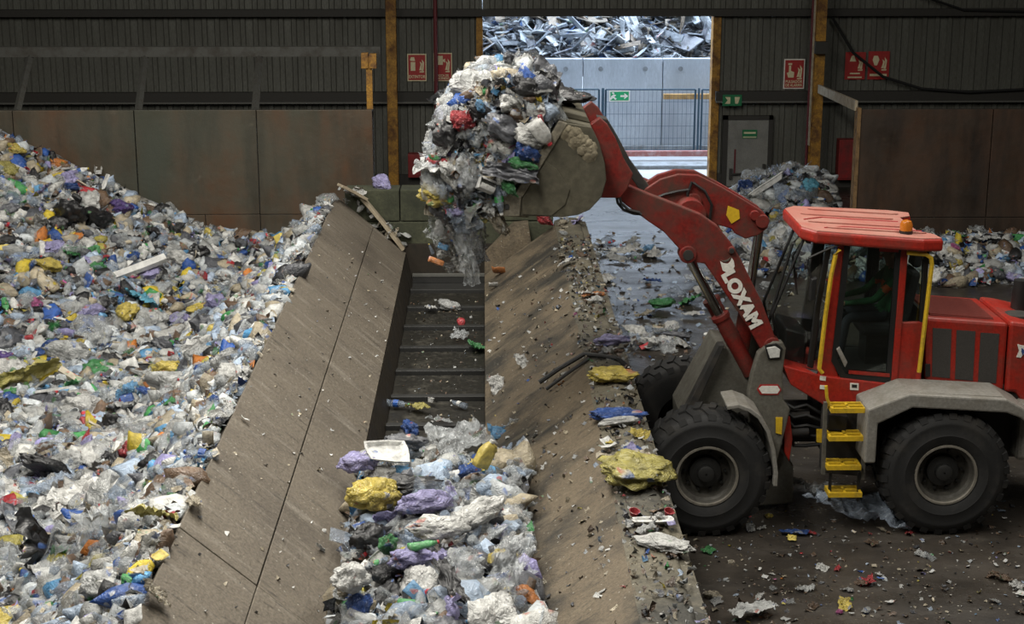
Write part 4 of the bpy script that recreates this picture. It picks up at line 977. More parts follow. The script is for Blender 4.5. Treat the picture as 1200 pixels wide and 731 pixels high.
def bottle_mesh(seed, n=12):
    r = random.Random(seed); mb = MB().lathe(bottle_prof(seed), n=n); o = fan(seed); fl_ = r.uniform(.45,1); bend = r.uniform(-.25,.25); v = []
    for p in mb.v:
        p = Vector(p); k = 1 if abs(p.z) > .36 else fl_+.3*noise.noise(p*5+o)
        v.append((p.z, p.x*(1+.3*(1-k))+bend*p.z*p.z, p.y*k))
    me = bpy.data.meshes.new('plastic_bottle'); me.from_pydata(v, [], mb.f); me.update()
    for p in me.polygons: p.use_smooth = True
    return me
def cap_mesh():
    mb = MB().lathe([(.06,.425),(.06,.48),(.05,.49)], n=10); me = bpy.data.meshes.new('cap'); me.from_pydata([(p[2], p[0]+.0, p[1]) for p in mb.v], [], mb.f); me.update(); return me
def label_mesh():
    mb = MB().lathe([(.153,-.16),(.156,-.14),(.156,.02),(.153,.04)], n=12, cap=False); me = bpy.data.meshes.new('wrapper'); me.from_pydata([(p[2], p[0], p[1]) for p in mb.v], [], mb.f); me.update(); return me
def tray_mesh(seed):
    r = random.Random(seed); a = r.uniform(.6,.8); w = r.uniform(.0,.05); mb = MB(); rings = [(.5,.12),(.5,.10),(.46,.09),(.38,.0),(.37,.02),(.44,.105),(.49,.12)]; v = []; f = []; n = 12
    for (s, z) in rings[:4]+rings[4:6]:
        for k in range(n):
            t = 2*math.pi*(k+.5)/n; cx, cy = math.cos(t), math.sin(t); m = max(abs(cx), abs(cy))**.75
            v.append((cx/m*s, cy/m*s*a, z+w*cx*cy*2))
    L = len(v)//n
    for i in range(L-1):
        if i == 3: continue
        for k in range(n): f.append((i*n+k, i*n+(k+1)%n, (i+1)*n+(k+1)%n, (i+1)*n+k))
    f += [tuple(range(3*n, 4*n)), tuple(range(4*n+n-1, 4*n-1, -1))]
    for k in range(n): f.append((5*n+k, 5*n+(k+1)%n, (k+1)%n, k))
    me = bpy.data.meshes.new('food_tray'); me.from_pydata(v, [], f); me.update(); return me
def carton_mesh(seed):
    r = random.Random(seed); w, d, h = .5, r.uniform(.22,.36), r.uniform(.12,.28); mb = MB(); o = fan(seed)
    mb.box(-w, w, -d, d, -h, h); mb.f.pop(1)                                            # opened top with flaps
    a = math.radians(r.uniform(20,120)); c, s = math.cos(a)*d*.9, math.sin(a)*d*.9
    mb.add([(-w,-d,h),(w,-d,h),(w*.95,-d+c,h+s),(-w*.95,-d+c,h+s)], [(0,1,2,3)])
    mb.add([(-w,d,h),(w,d,h),(w*.95,d-c*.6,h+s*.8),(-w*.95,d-c*.6,h+s*.8)], [(0,1,2,3)])
    v = [Vector(p)+Vector((noise.noise(Vector(p)*2+o), noise.noise(Vector(p)*2-o), noise.noise(Vector(p)*3+o)))*.09 for p in mb.v]
    me = bpy.data.meshes.new('carton'); me.from_pydata(v, [], mb.f); me.update(); return me
def tub_mesh(seed):
    r = random.Random(seed); h = r.uniform(.3,.8); mb = MB().lathe([(.36,0),(.46,h),(.5,h+.01),(.5,h+.05),(.45,h+.05),(.44,h),(.34,.03)], n=14); o = fan(seed)
    v = [Vector(p)+Vector((p[0]*.25*noise.noise(Vector((0,0,p[2]))+o), .1*noise.noise(Vector(p)*2+o), -h/2)) for p in mb.v]
    me = bpy.data.meshes.new('plastic_tub'); me.from_pydata(v, [], mb.f); me.update()
    for p in me.polygons: p.use_smooth = True
    me.set_sharp_from_angle(angle=.6); return me
def can_mesh(seed):
    r = random.Random(seed); mb = MB().lathe([(.2,-.5),(.26,-.46),(.26,-.1),(.24,.0),(.26,.14),(.26,.42),(.2,.5),(.19,.48)], n=14); o = fan(seed); s = r.uniform(.6,1)
    me = bpy.data.meshes.new('drink_can'); me.from_pydata([(p[2], p[0], p[1]*s+.06*noise.noise(Vector(p)*4+o)) for p in mb.v], [], mb.f); me.update()
    for p in me.polygons: p.use_smooth = True
    me.set_sharp_from_angle(angle=.6); return me
def jug_mesh(seed):
    bm = bmesh.new(); bmesh.ops.create_cube(bm, size=1); bmesh.ops.subdivide_edges(bm, edges=bm.edges[:], cuts=4, use_grid_fill=True)
    for v in bm.verts:
        x, y, z = v.co; k = 1-max(0, (z-.15)/.35)**1.4*.62; r2 = math.hypot(x, y)
        v.co = Vector((x*.62*k*(1.12-.3*r2), y*.36*k*(1.12-.3*r2), z))
    me = bpy.data.meshes.new('jug'); bm.to_mesh(me); bm.free()
    b2 = bmesh.new(); b2.from_mesh(me); hd_ = MB().tube([(.2,0,.05),(.36,0,.08),(.4,0,.22),(.3,0,.38),(.1,0,.44)], .05, 8)
    me2 = bpy.data.meshes.new('t'); me2.from_pydata(hd_.v, [], hd_.f); b2.from_mesh(me2); b2.to_mesh(me); b2.free()
    me.transform(Matrix.Rotation(math.pi/2, 4, 'Y')); 
    for p in me.polygons: p.use_smooth = True
    return me
def jugcap_mesh():
    mb = MB().lathe([(.1,.5),(.1,.6),(.08,.61)], n=12); me = bpy.data.meshes.new('cap'); me.from_pydata(mb.v, [], mb.f); me.update(); me.transform(Matrix.Rotation(math.pi/2, 4, 'Y')); return me
def card_mesh(seed):
    r = random.Random(seed); o = fan(seed); n = 4; v = []; a = r.uniform(.5,1)
    for j in range(n+1):
        for i in range(n+1):
            x, y = i/n-.5, (j/n-.5)*a; z = .35*r.uniform(.5,1)*abs(x+.1)+.05*noise.noise(Vector((x*3, y*3, 0))+o); v.append((x, y, z))
    m = len(v); v += [(p[0], p[1], p[2]+.012) for p in v]; q = []
    for j in range(n):
        for i in range(n): b = j*(n+1)+i; q += [(b, b+n+1, b+n+2, b+1), (m+b, m+b+1, m+b+n+2, m+b+n+1)]
    rim = [i for i in range(n)]+[i*(n+1)+n for i in range(n)]+[(n+1)*n+n-i for i in range(n)]+[(n-i)*(n+1) for i in range(n)]
    for i in range(len(rim)): a_, b_ = rim[i], rim[(i+1)%len(rim)]; q.append((a_, b_, m+b_, m+a_))
    return mesh_np('sheet_piece', v, q)
def strip_mesh(seed):
    r = random.Random(seed); mb = MB(); n = 6; v = []; w = r.uniform(.05,.1); f = [(0,1,2,3), (4*n+3,4*n+2,4*n+1,4*n)]; b = r.uniform(-.08,.08)
    for i in range(n+1):
        x = i/n-.5; y = b*math.cos(x*3); e = w*r.uniform(.85,1.1); v += [(x,y-e,-.03),(x,y+e,-.03),(x,y+e*.9,.035),(x,y-e*.9,.035)]
    for i in range(n):
        for s in range(4): f.append((4*i+s, 4*i+4+s, 4*i+4+(s+1)%4, 4*i+(s+1)%4))
    me = bpy.data.meshes.new('foam_strip'); me.from_pydata(v, [], f); me.update(); return me
V = {'plastic_bag': [bag_mesh(k, 4) for k in range(14)], 'plastic_film': [film_mesh(k+40) for k in range(12)], 'plastic_bottle': [bottle_mesh(k+80) for k in range(8)],
     'food_tray': [tray_mesh(k+120) for k in range(4)], 'carton': [carton_mesh(k+140) for k in range(6)], 'plastic_tub': [tub_mesh(k+160) for k in range(5)],
     'drink_can': [can_mesh(k+180) for k in range(4)], 'jug': [jug_mesh(0)], 'sheet_piece': [card_mesh(k+200) for k in range(6)], 'foam_strip': [strip_mesh(k+220) for k in range(4)]}
BN = [k for k in range(14) if not (lambda r: (r.uniform(.6,.95), r.uniform(.4,.62), r.random())[2] < .6)(random.Random(k))]
CAPM, LABM, JCAP = cap_mesh(), label_mesh(), jugcap_mesh()
for lst in V.values():
    for me in lst: me.materials.append(M['t_opaque'])
for me in (CAPM, LABM, JCAP): me.materials.append(M['t_opaque'])
CLR = {'white': (.66,.66,.63), 'pale grey': (.44,.45,.44), 'clear': (.62,.66,.68), 'bluish clear': (.42,.52,.66), 'blue': (.02,.09,.36), 'light blue': (.10,.32,.58), 'yellow': (.68,.52,.04), 'olive yellow': (.46,.40,.07),
       'black': (.014,.014,.016), 'lilac': (.38,.35,.66), 'green': (.05,.30,.08), 'red': (.45,.02,.03), 'orange': (.6,.2,.03), 'brown': (.16,.10,.06), 'beige': (.44,.38,.27), 'pink': (.55,.1,.32), 'dark grey': (.09,.095,.11), 'purple': (.12,.06,.3), 'cyan': (.08,.42,.6)}
NOUN = {'plastic_bag': ('crumpled {c} plastic bag', 'bag'), 'plastic_film': ('wrinkled {c} plastic film', 'plastic film'), 'plastic_bottle': ('squashed {c} plastic bottle', 'bottle'), 'food_tray': ('{c} food tray', 'tray'),
        'carton': ('opened {c} carton', 'box'), 'plastic_tub': ('{c} plastic tub', 'tub'), 'drink_can': ('dented {c} drink can', 'can'), 'jug': ('{c} handled jug', 'jug'), 'sheet_piece': ('bent {c} sheet piece', 'sheet'), 'foam_strip': ('{c} foam strip', 'foam')}
COLW = {'plastic_bag': {'white': 9, 'pale grey': 5, 'clear': 7, 'black': 4, 'yellow': 1.4, 'lilac': 2.4, 'blue': 1.3, 'light blue': 1, 'green': .5, 'dark grey': 2.5, 'olive yellow': .8, 'red': .3},
        'plastic_film': {'clear': 12, 'pale grey': 5, 'bluish clear': 6, 'white': 6, 'black': 2, 'lilac': 1.5, 'yellow': 1, 'beige': 2, 'green': .7},
        'plastic_bottle': {'clear': 9, 'bluish clear': 8, 'white': 3, 'green': 1, 'blue': 1}, 'food_tray': {'white': 7, 'black': 2, 'clear': 4, 'blue': 1, 'beige': 2},
        'carton': {'white': 4, 'brown': 3, 'beige': 3, 'blue': 1, 'red': 1, 'orange': .7}, 'plastic_tub': {'white': 5, 'clear': 3, 'yellow': 1, 'red': .7, 'blue': 1, 'light blue': 1},
        'drink_can': {'pale grey': 4, 'red': 2, 'blue': 1, 'green': 1, 'orange': 1}, 'jug': {'white': 4, 'yellow': 1.5, 'blue': 2, 'light blue': 1, 'red': .7, 'green': .7},
        'sheet_piece': {'white': 4, 'beige': 3, 'brown': 2, 'blue': 1, 'red': .7, 'light blue': 1, 'orange': .5}, 'foam_strip': {'white': 6, 'beige': 2}}
SIZE = {'plastic_bag': (.26,.62), 'plastic_film': (.3,.75), 'plastic_bottle': (.24,.38), 'food_tray': (.2,.34), 'carton': (.09,.22), 'plastic_tub': (.11,.2), 'drink_can': (.13,.19), 'jug': (.22,.34), 'sheet_piece': (.15,.42), 'foam_strip': (.35,.8)}
RW = random.Random(77)
def item(kind, loc, size, color, place, rot=None, label=None, var=None, sq=None, group=None):
    if kind == 'plastic_bag' and var is not None and sq is not None: var = BN[var % len(BN)]
    me = V[kind][(RW.randrange(len(V[kind])) if var is None else var % len(V[kind]))]
    o = bpy.data.objects.new(kind, me); COL.objects.link(o); o.location = loc
    if rot is None:
        rot = {'plastic_film': (RW.gauss(0,.5), RW.gauss(0,.5), RW.uniform(0,6.28)), 'sheet_piece': (RW.gauss(0,.7), RW.gauss(0,.7), RW.uniform(0,6.28)), 'food_tray': (RW.gauss(0,.7), RW.gauss(0,.7), RW.uniform(0,6.28))}.get(kind, (RW.gauss(0,.6), RW.gauss(0,.45), RW.uniform(0,6.28)))
        if kind in ('carton', 'plastic_tub', 'drink_can', 'jug'): rot = (RW.uniform(0,6.28), RW.gauss(0,.5), RW.uniform(0,6.28))
    o.rotation_euler = rot; o.scale = sq and tuple(size*k for k in sq) or (size,)*3
    j = RW.uniform(.8,1.12); c = CLR[color]; lum = .3*c[0]+.5*c[1]+.2*c[2]; c = [v*.82+lum*.18 for v in c]; o.color = (min(1,c[0]*j), min(1,c[1]*j), min(1,c[2]*j), 1)
    clear = 'clear' in color
    mat = M['t_clear'] if clear else (M['t_film'] if kind in ('plastic_bag', 'plastic_film') and color not in ('black', 'dark grey') else M['t_opaque'])
    o.material_slots[0].link = 'OBJECT'; o.material_slots[0].material = mat
    if kind == 'plastic_bottle':
        parts = [('cap', CAPM, RW.choice([CLR['blue'], CLR['white'], CLR['red'], CLR['green'], CLR['light blue'], CLR['yellow']]))]
        if RW.random() < .55: parts.append(('wrapper', LABM, RW.choice([CLR['light blue'], CLR['blue'], CLR['white'], CLR['red'], CLR['green']])))
        for (nm, m_, cc) in parts: ch = bpy.data.objects.new(nm, m_); COL.objects.link(ch); ch.parent = o; ch.color = (*cc, 1)
    if kind == 'jug':
        ch = bpy.data.objects.new('cap', JCAP); COL.objects.link(ch); ch.parent = o; ch.color = (*RW.choice([CLR['blue'], CLR['red'], CLR['white']]), 1)
    nn, cat = NOUN[kind]
    if label is None:
        lo, hi = SIZE[kind]; sz = 'large ' if size > lo+(hi-lo)*.55 else ('small ' if size < lo+(hi-lo)*.25 else '')
        base_ = sz+nn.format(c=color)+' '+place; tag(o, base_, cat, group or base_)
    else: tag(o, label, cat, group)
    return o
KW = {'plastic_bag': 24, 'plastic_film': 20, 'plastic_bottle': 22, 'food_tray': 7, 'carton': 8, 'plastic_tub': 6, 'drink_can': 4, 'jug': 4, 'sheet_piece': 12, 'foam_strip': 3}
def rand_item(loc, place, kw=KW, smul=1.0, cw=None, rot=None):
    k = RW.choices(list(kw), list(kw.values()))[0]; w = cw or COLW[k]; c = RW.choices(list(w), list(w.values()))[0]
    lo, hi = SIZE[k]; return item(k, loc, smul*(lo+(hi-lo)*RW.random()**1.3), c, place, rot)

# ------------------------------------------------------------------ waste: what nobody could count
NP = np.random.default_rng(11)
PALW = [('white', 15), ('pale grey', 13), ('clear', 12), ('bluish clear', 9), ('beige', 9), ('blue', 3), ('light blue', 2.4), ('yellow', 2.2), ('olive yellow', 1.6), ('black', 9), ('dark grey', 8), ('lilac', 2), ('green', 1.7), ('red', 1.5), ('orange', .9), ('brown', 7), ('pink', .4)]
def colours(n, pal=PALW, mul=1.0):
    w = np.array([p[1] for p in pal], float); idx = NP.choice(len(pal), n, p=w/w.sum()); c = np.array([CLR[p[0]] for p in pal])[idx]
    return np.clip(c*NP.uniform(.6,1.1,(n,1))*mul, 0, 1)
def rotm(n, tilt):
    a = NP.uniform(0, 2*np.pi, n); b = NP.normal(0, tilt, n); c = NP.normal(0, tilt, n)
    ca, sa, cb, sb, cc, sc2 = np.cos(a), np.sin(a), np.cos(b), np.sin(b), np.cos(c), np.sin(c)
    Z = np.zeros(n); O = np.ones(n)
    Rz = np.stack([ca,-sa,Z,sa,ca,Z,Z,Z,O], 1).reshape(n,3,3); Rx = np.stack([O,Z,Z,Z,cb,-sb,Z,sb,cb], 1).reshape(n,3,3); Ry = np.stack([cc,Z,sc2,Z,O,Z,-sc2,Z,cc], 1).reshape(n,3,3)
    return Rz @ Rx @ Ry
def scraps(name, pos, size, col, parent, mat, tilt=.5, crumple=.45):
    """crumpled flakes, all in one mesh"""
    n = len(pos); g = np.array([(i, j, 0) for j in (-1,0,1) for i in (-1,0,1)], float)*.5
    v = np.repeat(g[None], n, 0); v[:, :, 1] *= NP.uniform(.35,1,(n,1)); v += NP.normal(0, .12, v.shape); v[:, :, 2] += NP.normal(0, crumple*.5, (n, 9))
    v = v*np.asarray(size)[:, None, None]; v = np.einsum('nij,nkj->nki', rotm(n, tilt), v)+np.asarray(pos)[:, None, :]
    q = np.array([(0,1,4,3),(1,2,5,4),(3,4,7,6),(4,5,8,7)]); q = (q[None]+(np.arange(n)*9)[:, None, None]).reshape(-1, 4)
    off = np.array(rootloc(parent)) if parent else np.zeros(3)
    me = mesh_np(name, v.reshape(-1,3)-off, q, None, np.repeat(col, 9, 0), mat, True); o = bpy.data.objects.new(name, me); COL.objects.link(o); o['kind'] = 'stuff'
    if parent: o.parent = parent
    return o
def tri_arrays(me):
    me.calc_loop_triangles(); v = np.empty(len(me.vertices)*3, np.float32); me.vertices.foreach_get('co', v)
    t = np.empty(len(me.loop_triangles)*3, np.int32); me.loop_triangles.foreach_get('vertices', t); return v.reshape(-1,3), t.reshape(-1,3)
LOWBAG = [tri_arrays(bag_mesh(k+300, 2)) for k in range(6)]
LOWBOT = [tri_arrays(bottle_mesh(k+320, 8)) for k in range(4)]
LOWBOX = [tri_arrays(m_) for m_ in (V['carton'][:3]+V['plastic_tub'][:2]+V['drink_can'][:2]+V['sheet_piece'][:3])]
def lumps(name, tmpl, pos, size, col, parent, mat, tilt=.6):
    vs_, ts_, cs_ = [], [], []; base_ = 0; n = len(pos); R = rotm(n, tilt); pick = NP.integers(0, len(tmpl), n); off = np.array(rootloc(parent)) if parent else np.zeros(3)
    for k, (v, t) in enumerate(tmpl):
        ii = np.where(pick == k)[0]
        if not len(ii): continue
        w = np.einsum('nij,kj->nki', R[ii], v)*np.asarray(size)[ii][:, None, None]+np.asarray(pos)[ii][:, None, :]-off
        vs_.append(w.reshape(-1,3)); ts_.append((t[None]+(np.arange(len(ii))*len(v))[:, None, None]+base_).reshape(-1,3)); cs_.append(np.repeat(col[ii], len(v), 0)); base_ += len(ii)*len(v)
    me = mesh_np(name, np.concatenate(vs_), np.zeros((0,4), np.int32), np.concatenate(ts_), np.concatenate(cs_), mat, True)
    o = bpy.data.objects.new(name, me); COL.objects.link(o); o['kind'] = 'stuff'; o.parent = parent; return o
def core_mat():
    m, nt, b = newmat('heap_core'); vec = coords(nt)
    v = nt.nodes.new('ShaderNodeTexVoronoi'); v.inputs['Scale'].default_value = 9; nt.links.new(vec, v.inputs['Vector'])
    sep = nt.nodes.new('ShaderNodeSeparateColor'); nt.links.new(v.outputs['Color'], sep.inputs[0])
    c = ramp(nt, sep.outputs[0], [(0, (.03,.028,.025)), (.35, (.10,.09,.075)), (.6, (.2,.19,.17)), (.8, (.14,.16,.2)), (1, (.34,.33,.3))])
    nt.links.new(c, b.inputs['Base Color']); b.inputs['Roughness'].default_value = .6; bump(nt, b, nz(nt, vec, 10, 6), .6, .05); return m
M['core'] = core_mat()
def heap(name, label, h, x0, x1, y0, y1, step, lim=None):
    nx = int((x1-x0)/step); ny = int((y1-y0)/step); v = []; q = []
    for j in range(ny+1):
        for i in range(nx+1):
            x, y = x0+(x1-x0)*i/nx, y0+(y1-y0)*j/ny; v.append((x, y, h(x, y)-.05))
    for j in range(ny):
        for i in range(nx): b = j*(nx+1)+i; q.append((b, b+1, b+nx+2, b+nx+1))
    o = bpy.data.objects.new(name, mesh_np(name, v, q, None, None, M['core'], True)); COL.objects.link(o); return tag(o, label, 'waste heap', kind='stuff')
def sm(t): t = max(0., min(1., t)); return t*t*(3-2*t)
def lerp_tab(x, tab):
    for (a, fa), (b, fb) in zip(tab, tab[1:]):
        if a <= x <= b: return fa+(fb-fa)*(x-a)/(b-a)
    return tab[0][1] if x < tab[0][0] else tab[-1][1]
def hL(x, y):
    n = noise.noise(Vector((x*1.3, y*1.3, 3)))*.10+noise.noise(Vector((x*3.1, y*3.1, 5)))*.06
    z = .10+max(0, n)*.9
    if x > -6: z = max(z, min(2.10, 2.10-(-2.62-x)*.92)*(1 if y < HE+.1 else max(0, 1-(y-HE-.1)*1.3))+n*.7)
    top = lerp_tab(x, [(-16, 3.6), (-10, 3.25), (-8.5, 2.75), (-7, 2.05), (-6, 1.5), (-5, 1.1), (-4, .95), (-3, .9)]); yf = lerp_tab(x, [(-12, 22.5), (-8.5, 23.6), (-7, 24.4), (-5, 25.8), (-3, 26.6)])
    return max(z, top*max(0, min(1, (y-yf)/(29.3-yf)))**.9+n+.08)
HPL = heap('waste_heap', 'wide heap of mixed plastic waste between rusted wall and hopper', hL, -11.5, -2.60, 7.0, 29.6, .16)
def visL(): 
    while True:
        x = RW.uniform(-11, -2.62); y = RW.uniform(8, 29.25); z = hL(x, y)
        d = y*math.cos(PITCH)+(CAM_H-z)*math.sin(PITCH)
        px = 567+1900*x/d; py = -130+1963*(CAM_H-z)/d
        if px > -110 and py < 790: return x, y, z
def ptsL(n, lift=.03, cond=None):
    out = []
    while len(out) < n:
        x, y, z = visL()
        if cond is None or cond(x, y, z): out.append((x, y, z+lift))
    return np.array(out)
p = ptsL(14000, .02); scraps('loose_scraps', p, NP.uniform(.05,.19,len(p)), colours(len(p)), HPL, M['s_opaque'], .6, .4)
p = ptsL(3500, .03); scraps('clear_scraps', p, NP.uniform(.1,.26,len(p)), colours(len(p), [('clear', 5), ('bluish clear', 3), ('white', 2)]), HPL, M['s_clear'], .35, .25)
p = ptsL(2300, .02); lumps('bag_lumps', LOWBAG, p, NP.uniform(.15,.42,len(p)), colours(len(p)), HPL, M['s_opaque'])
p = ptsL(700, .03); lumps('clear_lumps', LOWBAG, p, NP.uniform(.15,.4,len(p)), colours(len(p), [('clear', 5), ('bluish clear', 3), ('white', 2)]), HPL, M['s_clear'])
p = ptsL(1700, .05); lumps('bottle_lumps', LOWBOT, p, NP.uniform(.2,.34,len(p)), colours(len(p), [('clear', 5), ('bluish clear', 5), ('white', 2), ('blue', 1), ('green', 1)]), HPL, M['s_clear'])
p = ptsL(900, .03); lumps('box_lumps', LOWBOX, p, NP.uniform(.08,.22,len(p)), colours(len(p)), HPL, M['s_opaque'], 1.2)
bank = lambda x, y, z: x > -3.75 and z > .9 and y < HE+.6
p = ptsL(11000, .05, bank); scraps('shredded_bank', p, NP.uniform(.04,.13,len(p)), colours(len(p), [('white', 9), ('pale grey', 5), ('beige', 6), ('clear', 3), ('bluish clear', 2), ('yellow', .8), ('red', .7), ('blue', .7), ('brown', 2), ('lilac', .6), ('dark grey', 1)]), HPL, M['s_opaque'], .6, .35)
def placeL(x, y, z):
    if x > -4.0 and z > .7 and y < HE+.6: return 'on the bank of shreds along the hopper'
    if z > .75: return 'in the tall heap against the rusted wall'
    return 'on the littered floor beside the hopper'
for k in range(620):
    x, y, z = visL()
    if x > -3.7 and RW.random() < .85: continue
    rand_item((x, y, z+.07), placeL(x, y, z))
for k in range(46):                                                   # scraps poking over the top edge of the plates
    y = RW.uniform(9, 27); rand_item((-2.58+RW.gauss(0,.05), y, 2.16), 'on the bank of shreds along the hopper', {'plastic_film': 3, 'sheet_piece': 5, 'carton': 1}, .38, {'white': 6, 'beige': 3, 'pale grey': 3, 'blue': .6, 'yellow': .6})

# waste filling the hopper
def hT(x, y):
    n = noise.noise(Vector((x*1.7, y*1.7, 9)))*.12
    return ZB+(.62+n)*sm((17.6-y)/1.3)-.02
HPT = heap('hopper_waste', 'fresh plastic waste lying on the hopper conveyor', lambda x, y: min(hT(x, y), 9), -1.34, .42, 8.0, 18.1, .12)
def ptsT(n, lift=.02): return np.array([(x, y, hT(x, y)+lift) for x, y in zip(NP.uniform(-1.32,.42,n), NP.uniform(9,17.35,n))])
p = ptsT(1300); scraps('loose_scraps', p, NP.uniform(.06,.2,len(p)), colours(len(p)), HPT, M['s_opaque'], .7)
p = ptsT(380, .05); scraps('clear_scraps', p, NP.uniform(.1,.24,len(p)), colours(len(p), [('clear', 5), ('bluish clear', 3), ('white', 3)]), HPT, M['s_clear'], .35, .25)
p = ptsT(160, .03); lumps('bag_lumps', LOWBAG, p, NP.uniform(.2,.45,len(p)), colours(len(p)), HPT, M['s_opaque'])
p = ptsT(240, .08); lumps('bottle_lumps', LOWBOT, p, NP.uniform(.22,.34,len(p)), colours(len(p), [('clear', 5), ('bluish clear', 5), ('white', 2)]), HPT, M['s_clear'])
TW = {'plastic_bag': 26, 'plastic_film': 26, 'plastic_bottle': 26, 'food_tray': 5, 'carton': 5, 'plastic_tub': 5, 'drink_can': 4, 'jug': 3, 'sheet_piece': 8}
for k in range(150):
    x, y = RW.uniform(-1.2, .32), RW.uniform(9.5, 17.3); rand_item((x, y, hT(x, y)+.06), 'in the fresh waste on the hopper conveyor', TW, .78)

# the load tipping out of the bucket
load = [(512,250),(505,215),(512,180),(522,150),(532,128),(552,106),(588,92),(622,94),(645,110),(652,126),(640,150),(620,182),(594,222),(582,240),(566,254),(545,260)]
LP = [Vector(q) for q in P(load, 17.35)]; lc = sum(LP, Vector((0,0)))/len(LP)
def in_poly(x, z):
    c = False
    for a, b in zip(LP, LP[1:]+LP[:1]):
        if (a.y > z) != (b.y > z) and x < (b.x-a.x)*(z-a.y)/(b.y-a.y)+a.x: c = not c
    return c
mb = MB(); ns = 12
for s in range(ns+1):
    u = s/ns; y = 17.36+2.4*u; sc_ = .80+.14*math.sin(math.pi*u)
    for q in LP:
        w = lc+(q-lc)*sc_*(1+.12*noise.noise(Vector((q.x*2, y*2, q.y*2)))); mb.v.append((w.x, y, w.y))
m_ = len(LP)
for s in range(ns):
    for k in range(m_): mb.f.append((s*m_+k, s*m_+(k+1)%m_, (s+1)*m_+(k+1)%m_, (s+1)*m_+k))
mb.f += [tuple(range(m_)), tuple(range(ns*m_+m_-1, ns*m_-1, -1))]
HPB = tag(build('bucket_load', mb, M['core']), 'load of mixed plastic waste spilling out of the raised bucket', 'waste heap', kind='stuff')
def loadpt(r=RW):
    """a point on the outside of the load: near face, spilling face or top"""
    while True:
        if r.random() < .62:
            x = r.uniform(LP[1].x-.05, LP[9].x); z = r.uniform(LP[14].y-.1, LP[6].y+.05)
            if in_poly(x, z): return Vector((x, 17.30+r.uniform(-.06,.10), z))
        else:
            k = r.randrange(0, 9); a, b = LP[k], LP[k+1]; q = a.lerp(b, r.random()); q = lc+(q-lc)*.95; return Vector((q.x, r.uniform(17.3,19.75), q.y))
p = np.array([loadpt()-Vector((0,.06*RW.random(),0)) for k in range(2600)]); scraps('loose_scraps', p, NP.uniform(.04,.15,len(p)), colours(len(p)), HPB, M['s_opaque'], 1.2)
p = np.array([loadpt() for k in range(600)]); scraps('clear_scraps', p, NP.uniform(.1,.3,len(p)), colours(len(p), [('clear', 5), ('bluish clear', 3), ('white', 3)]), HPB, M['s_clear'], 1.2)
p = np.array([loadpt() for k in range(170)]); lumps('bag_lumps', LOWBAG, p, NP.uniform(.16,.36,len(p)), colours(len(p)), HPB, M['s_opaque'], 1.2)
for k in range(130):
    q = loadpt(); rand_item(q+Vector((0,-.05,0)), 'in the load spilling from the raised bucket', TW, .72, ({'white': 4, 'pale grey': 5, 'clear': 5, 'black': 2, 'dark grey': 2} if q.z > 4.75 else None), (RW.uniform(0,6.28), RW.uniform(0,6.28), RW.uniform(0,6.28)))
for k in range(36):                                                   # pieces already falling
    px, py = RW.gauss(545,16), 262+55*RW.random()**1.5; q = W(px, py, Y=RW.uniform(17.5,19.2))
    rand_item(q, 'in the stream falling from the raised bucket', {'plastic_film': 5, 'plastic_bag': 2, 'sheet_piece': 2, 'plastic_bottle': 2}, .5, {'clear': 6, 'bluish clear': 2, 'white': 3}, (RW.uniform(0,6.28), RW.uniform(0,6.28), RW.uniform(0,6.28)))

# heap beside the grey door and the bank under the brown push wall
def hR(x, y):
    n = noise.noise(Vector((x*1.5, y*1.5, 13)))*.14
    return max(0, 1.25*math.exp(-((x-6.9)/1.7)**2-((y-35.2)/2.3)**2)+.5*math.exp(-((x-7.0)/1.6)**2-((y-31.3)/1.3)**2)+n-.10)
HPR = heap('waste_heap', 'loose heap of plastic waste beside the grey door', hR, 3.8, 7.7, 29.0, 38.6, .2)
def ptsR(n, lift=.03):
    out = []
    while len(out) < n:
        x, y = RW.uniform(4.2,7.5), RW.uniform(29.2,38.2); z = hR(x, y)
        if z > .04: out.append((x, y, z+lift))
    return np.array(out)
p = ptsR(2200); scraps('loose_scraps', p, NP.uniform(.06,.24,len(p)), colours(len(p)), HPR, M['s_opaque'], .7)
p = ptsR(900); scraps('clear_scraps', p, NP.uniform(.14,.4,len(p)), colours(len(p), [('clear', 5), ('bluish clear', 3), ('white', 3)]), HPR, M['s_clear'], .7)
p = ptsR(320); lumps('bag_lumps', LOWBAG, p, NP.uniform(.2,.5,len(p)), colours(len(p)), HPR, M['s_opaque'])
for q in ptsR(95, .08): rand_item(q, 'in the heap beside the grey door', TW, 1.0)
def hQ(x, y):
    n = noise.noise(Vector((x*1.7, y*1.7, 23)))*.12; return max(0, .62*sm((y-28.9)/2.2)*sm((x-7.4)/1.0)+n-.04)
HPQ = heap('waste_heap', 'low bank of plastic waste along the brown push wall', hQ, 7.0, 15.0, 28.4, 31.4, .2)
def ptsQ(n, lift=.03):
    out = []
    while len(out) < n:
        x, y = RW.uniform(7.8,13.5), RW.uniform(28.6,31.3); z = hQ(x, y)
        if z > .03: out.append((x, y, z+lift))
    return np.array(out)
p = ptsQ(1500); scraps('loose_scraps', p, NP.uniform(.06,.22,len(p)), colours(len(p)), HPQ, M['s_opaque'], .7)
p = ptsQ(260); lumps('bag_lumps', LOWBAG, p, NP.uniform(.15,.42,len(p)), colours(len(p)), HPQ, M['s_opaque'])
for q in ptsQ(70, .06): rand_item(q, 'in the low bank along the brown push wall', TW, .9)

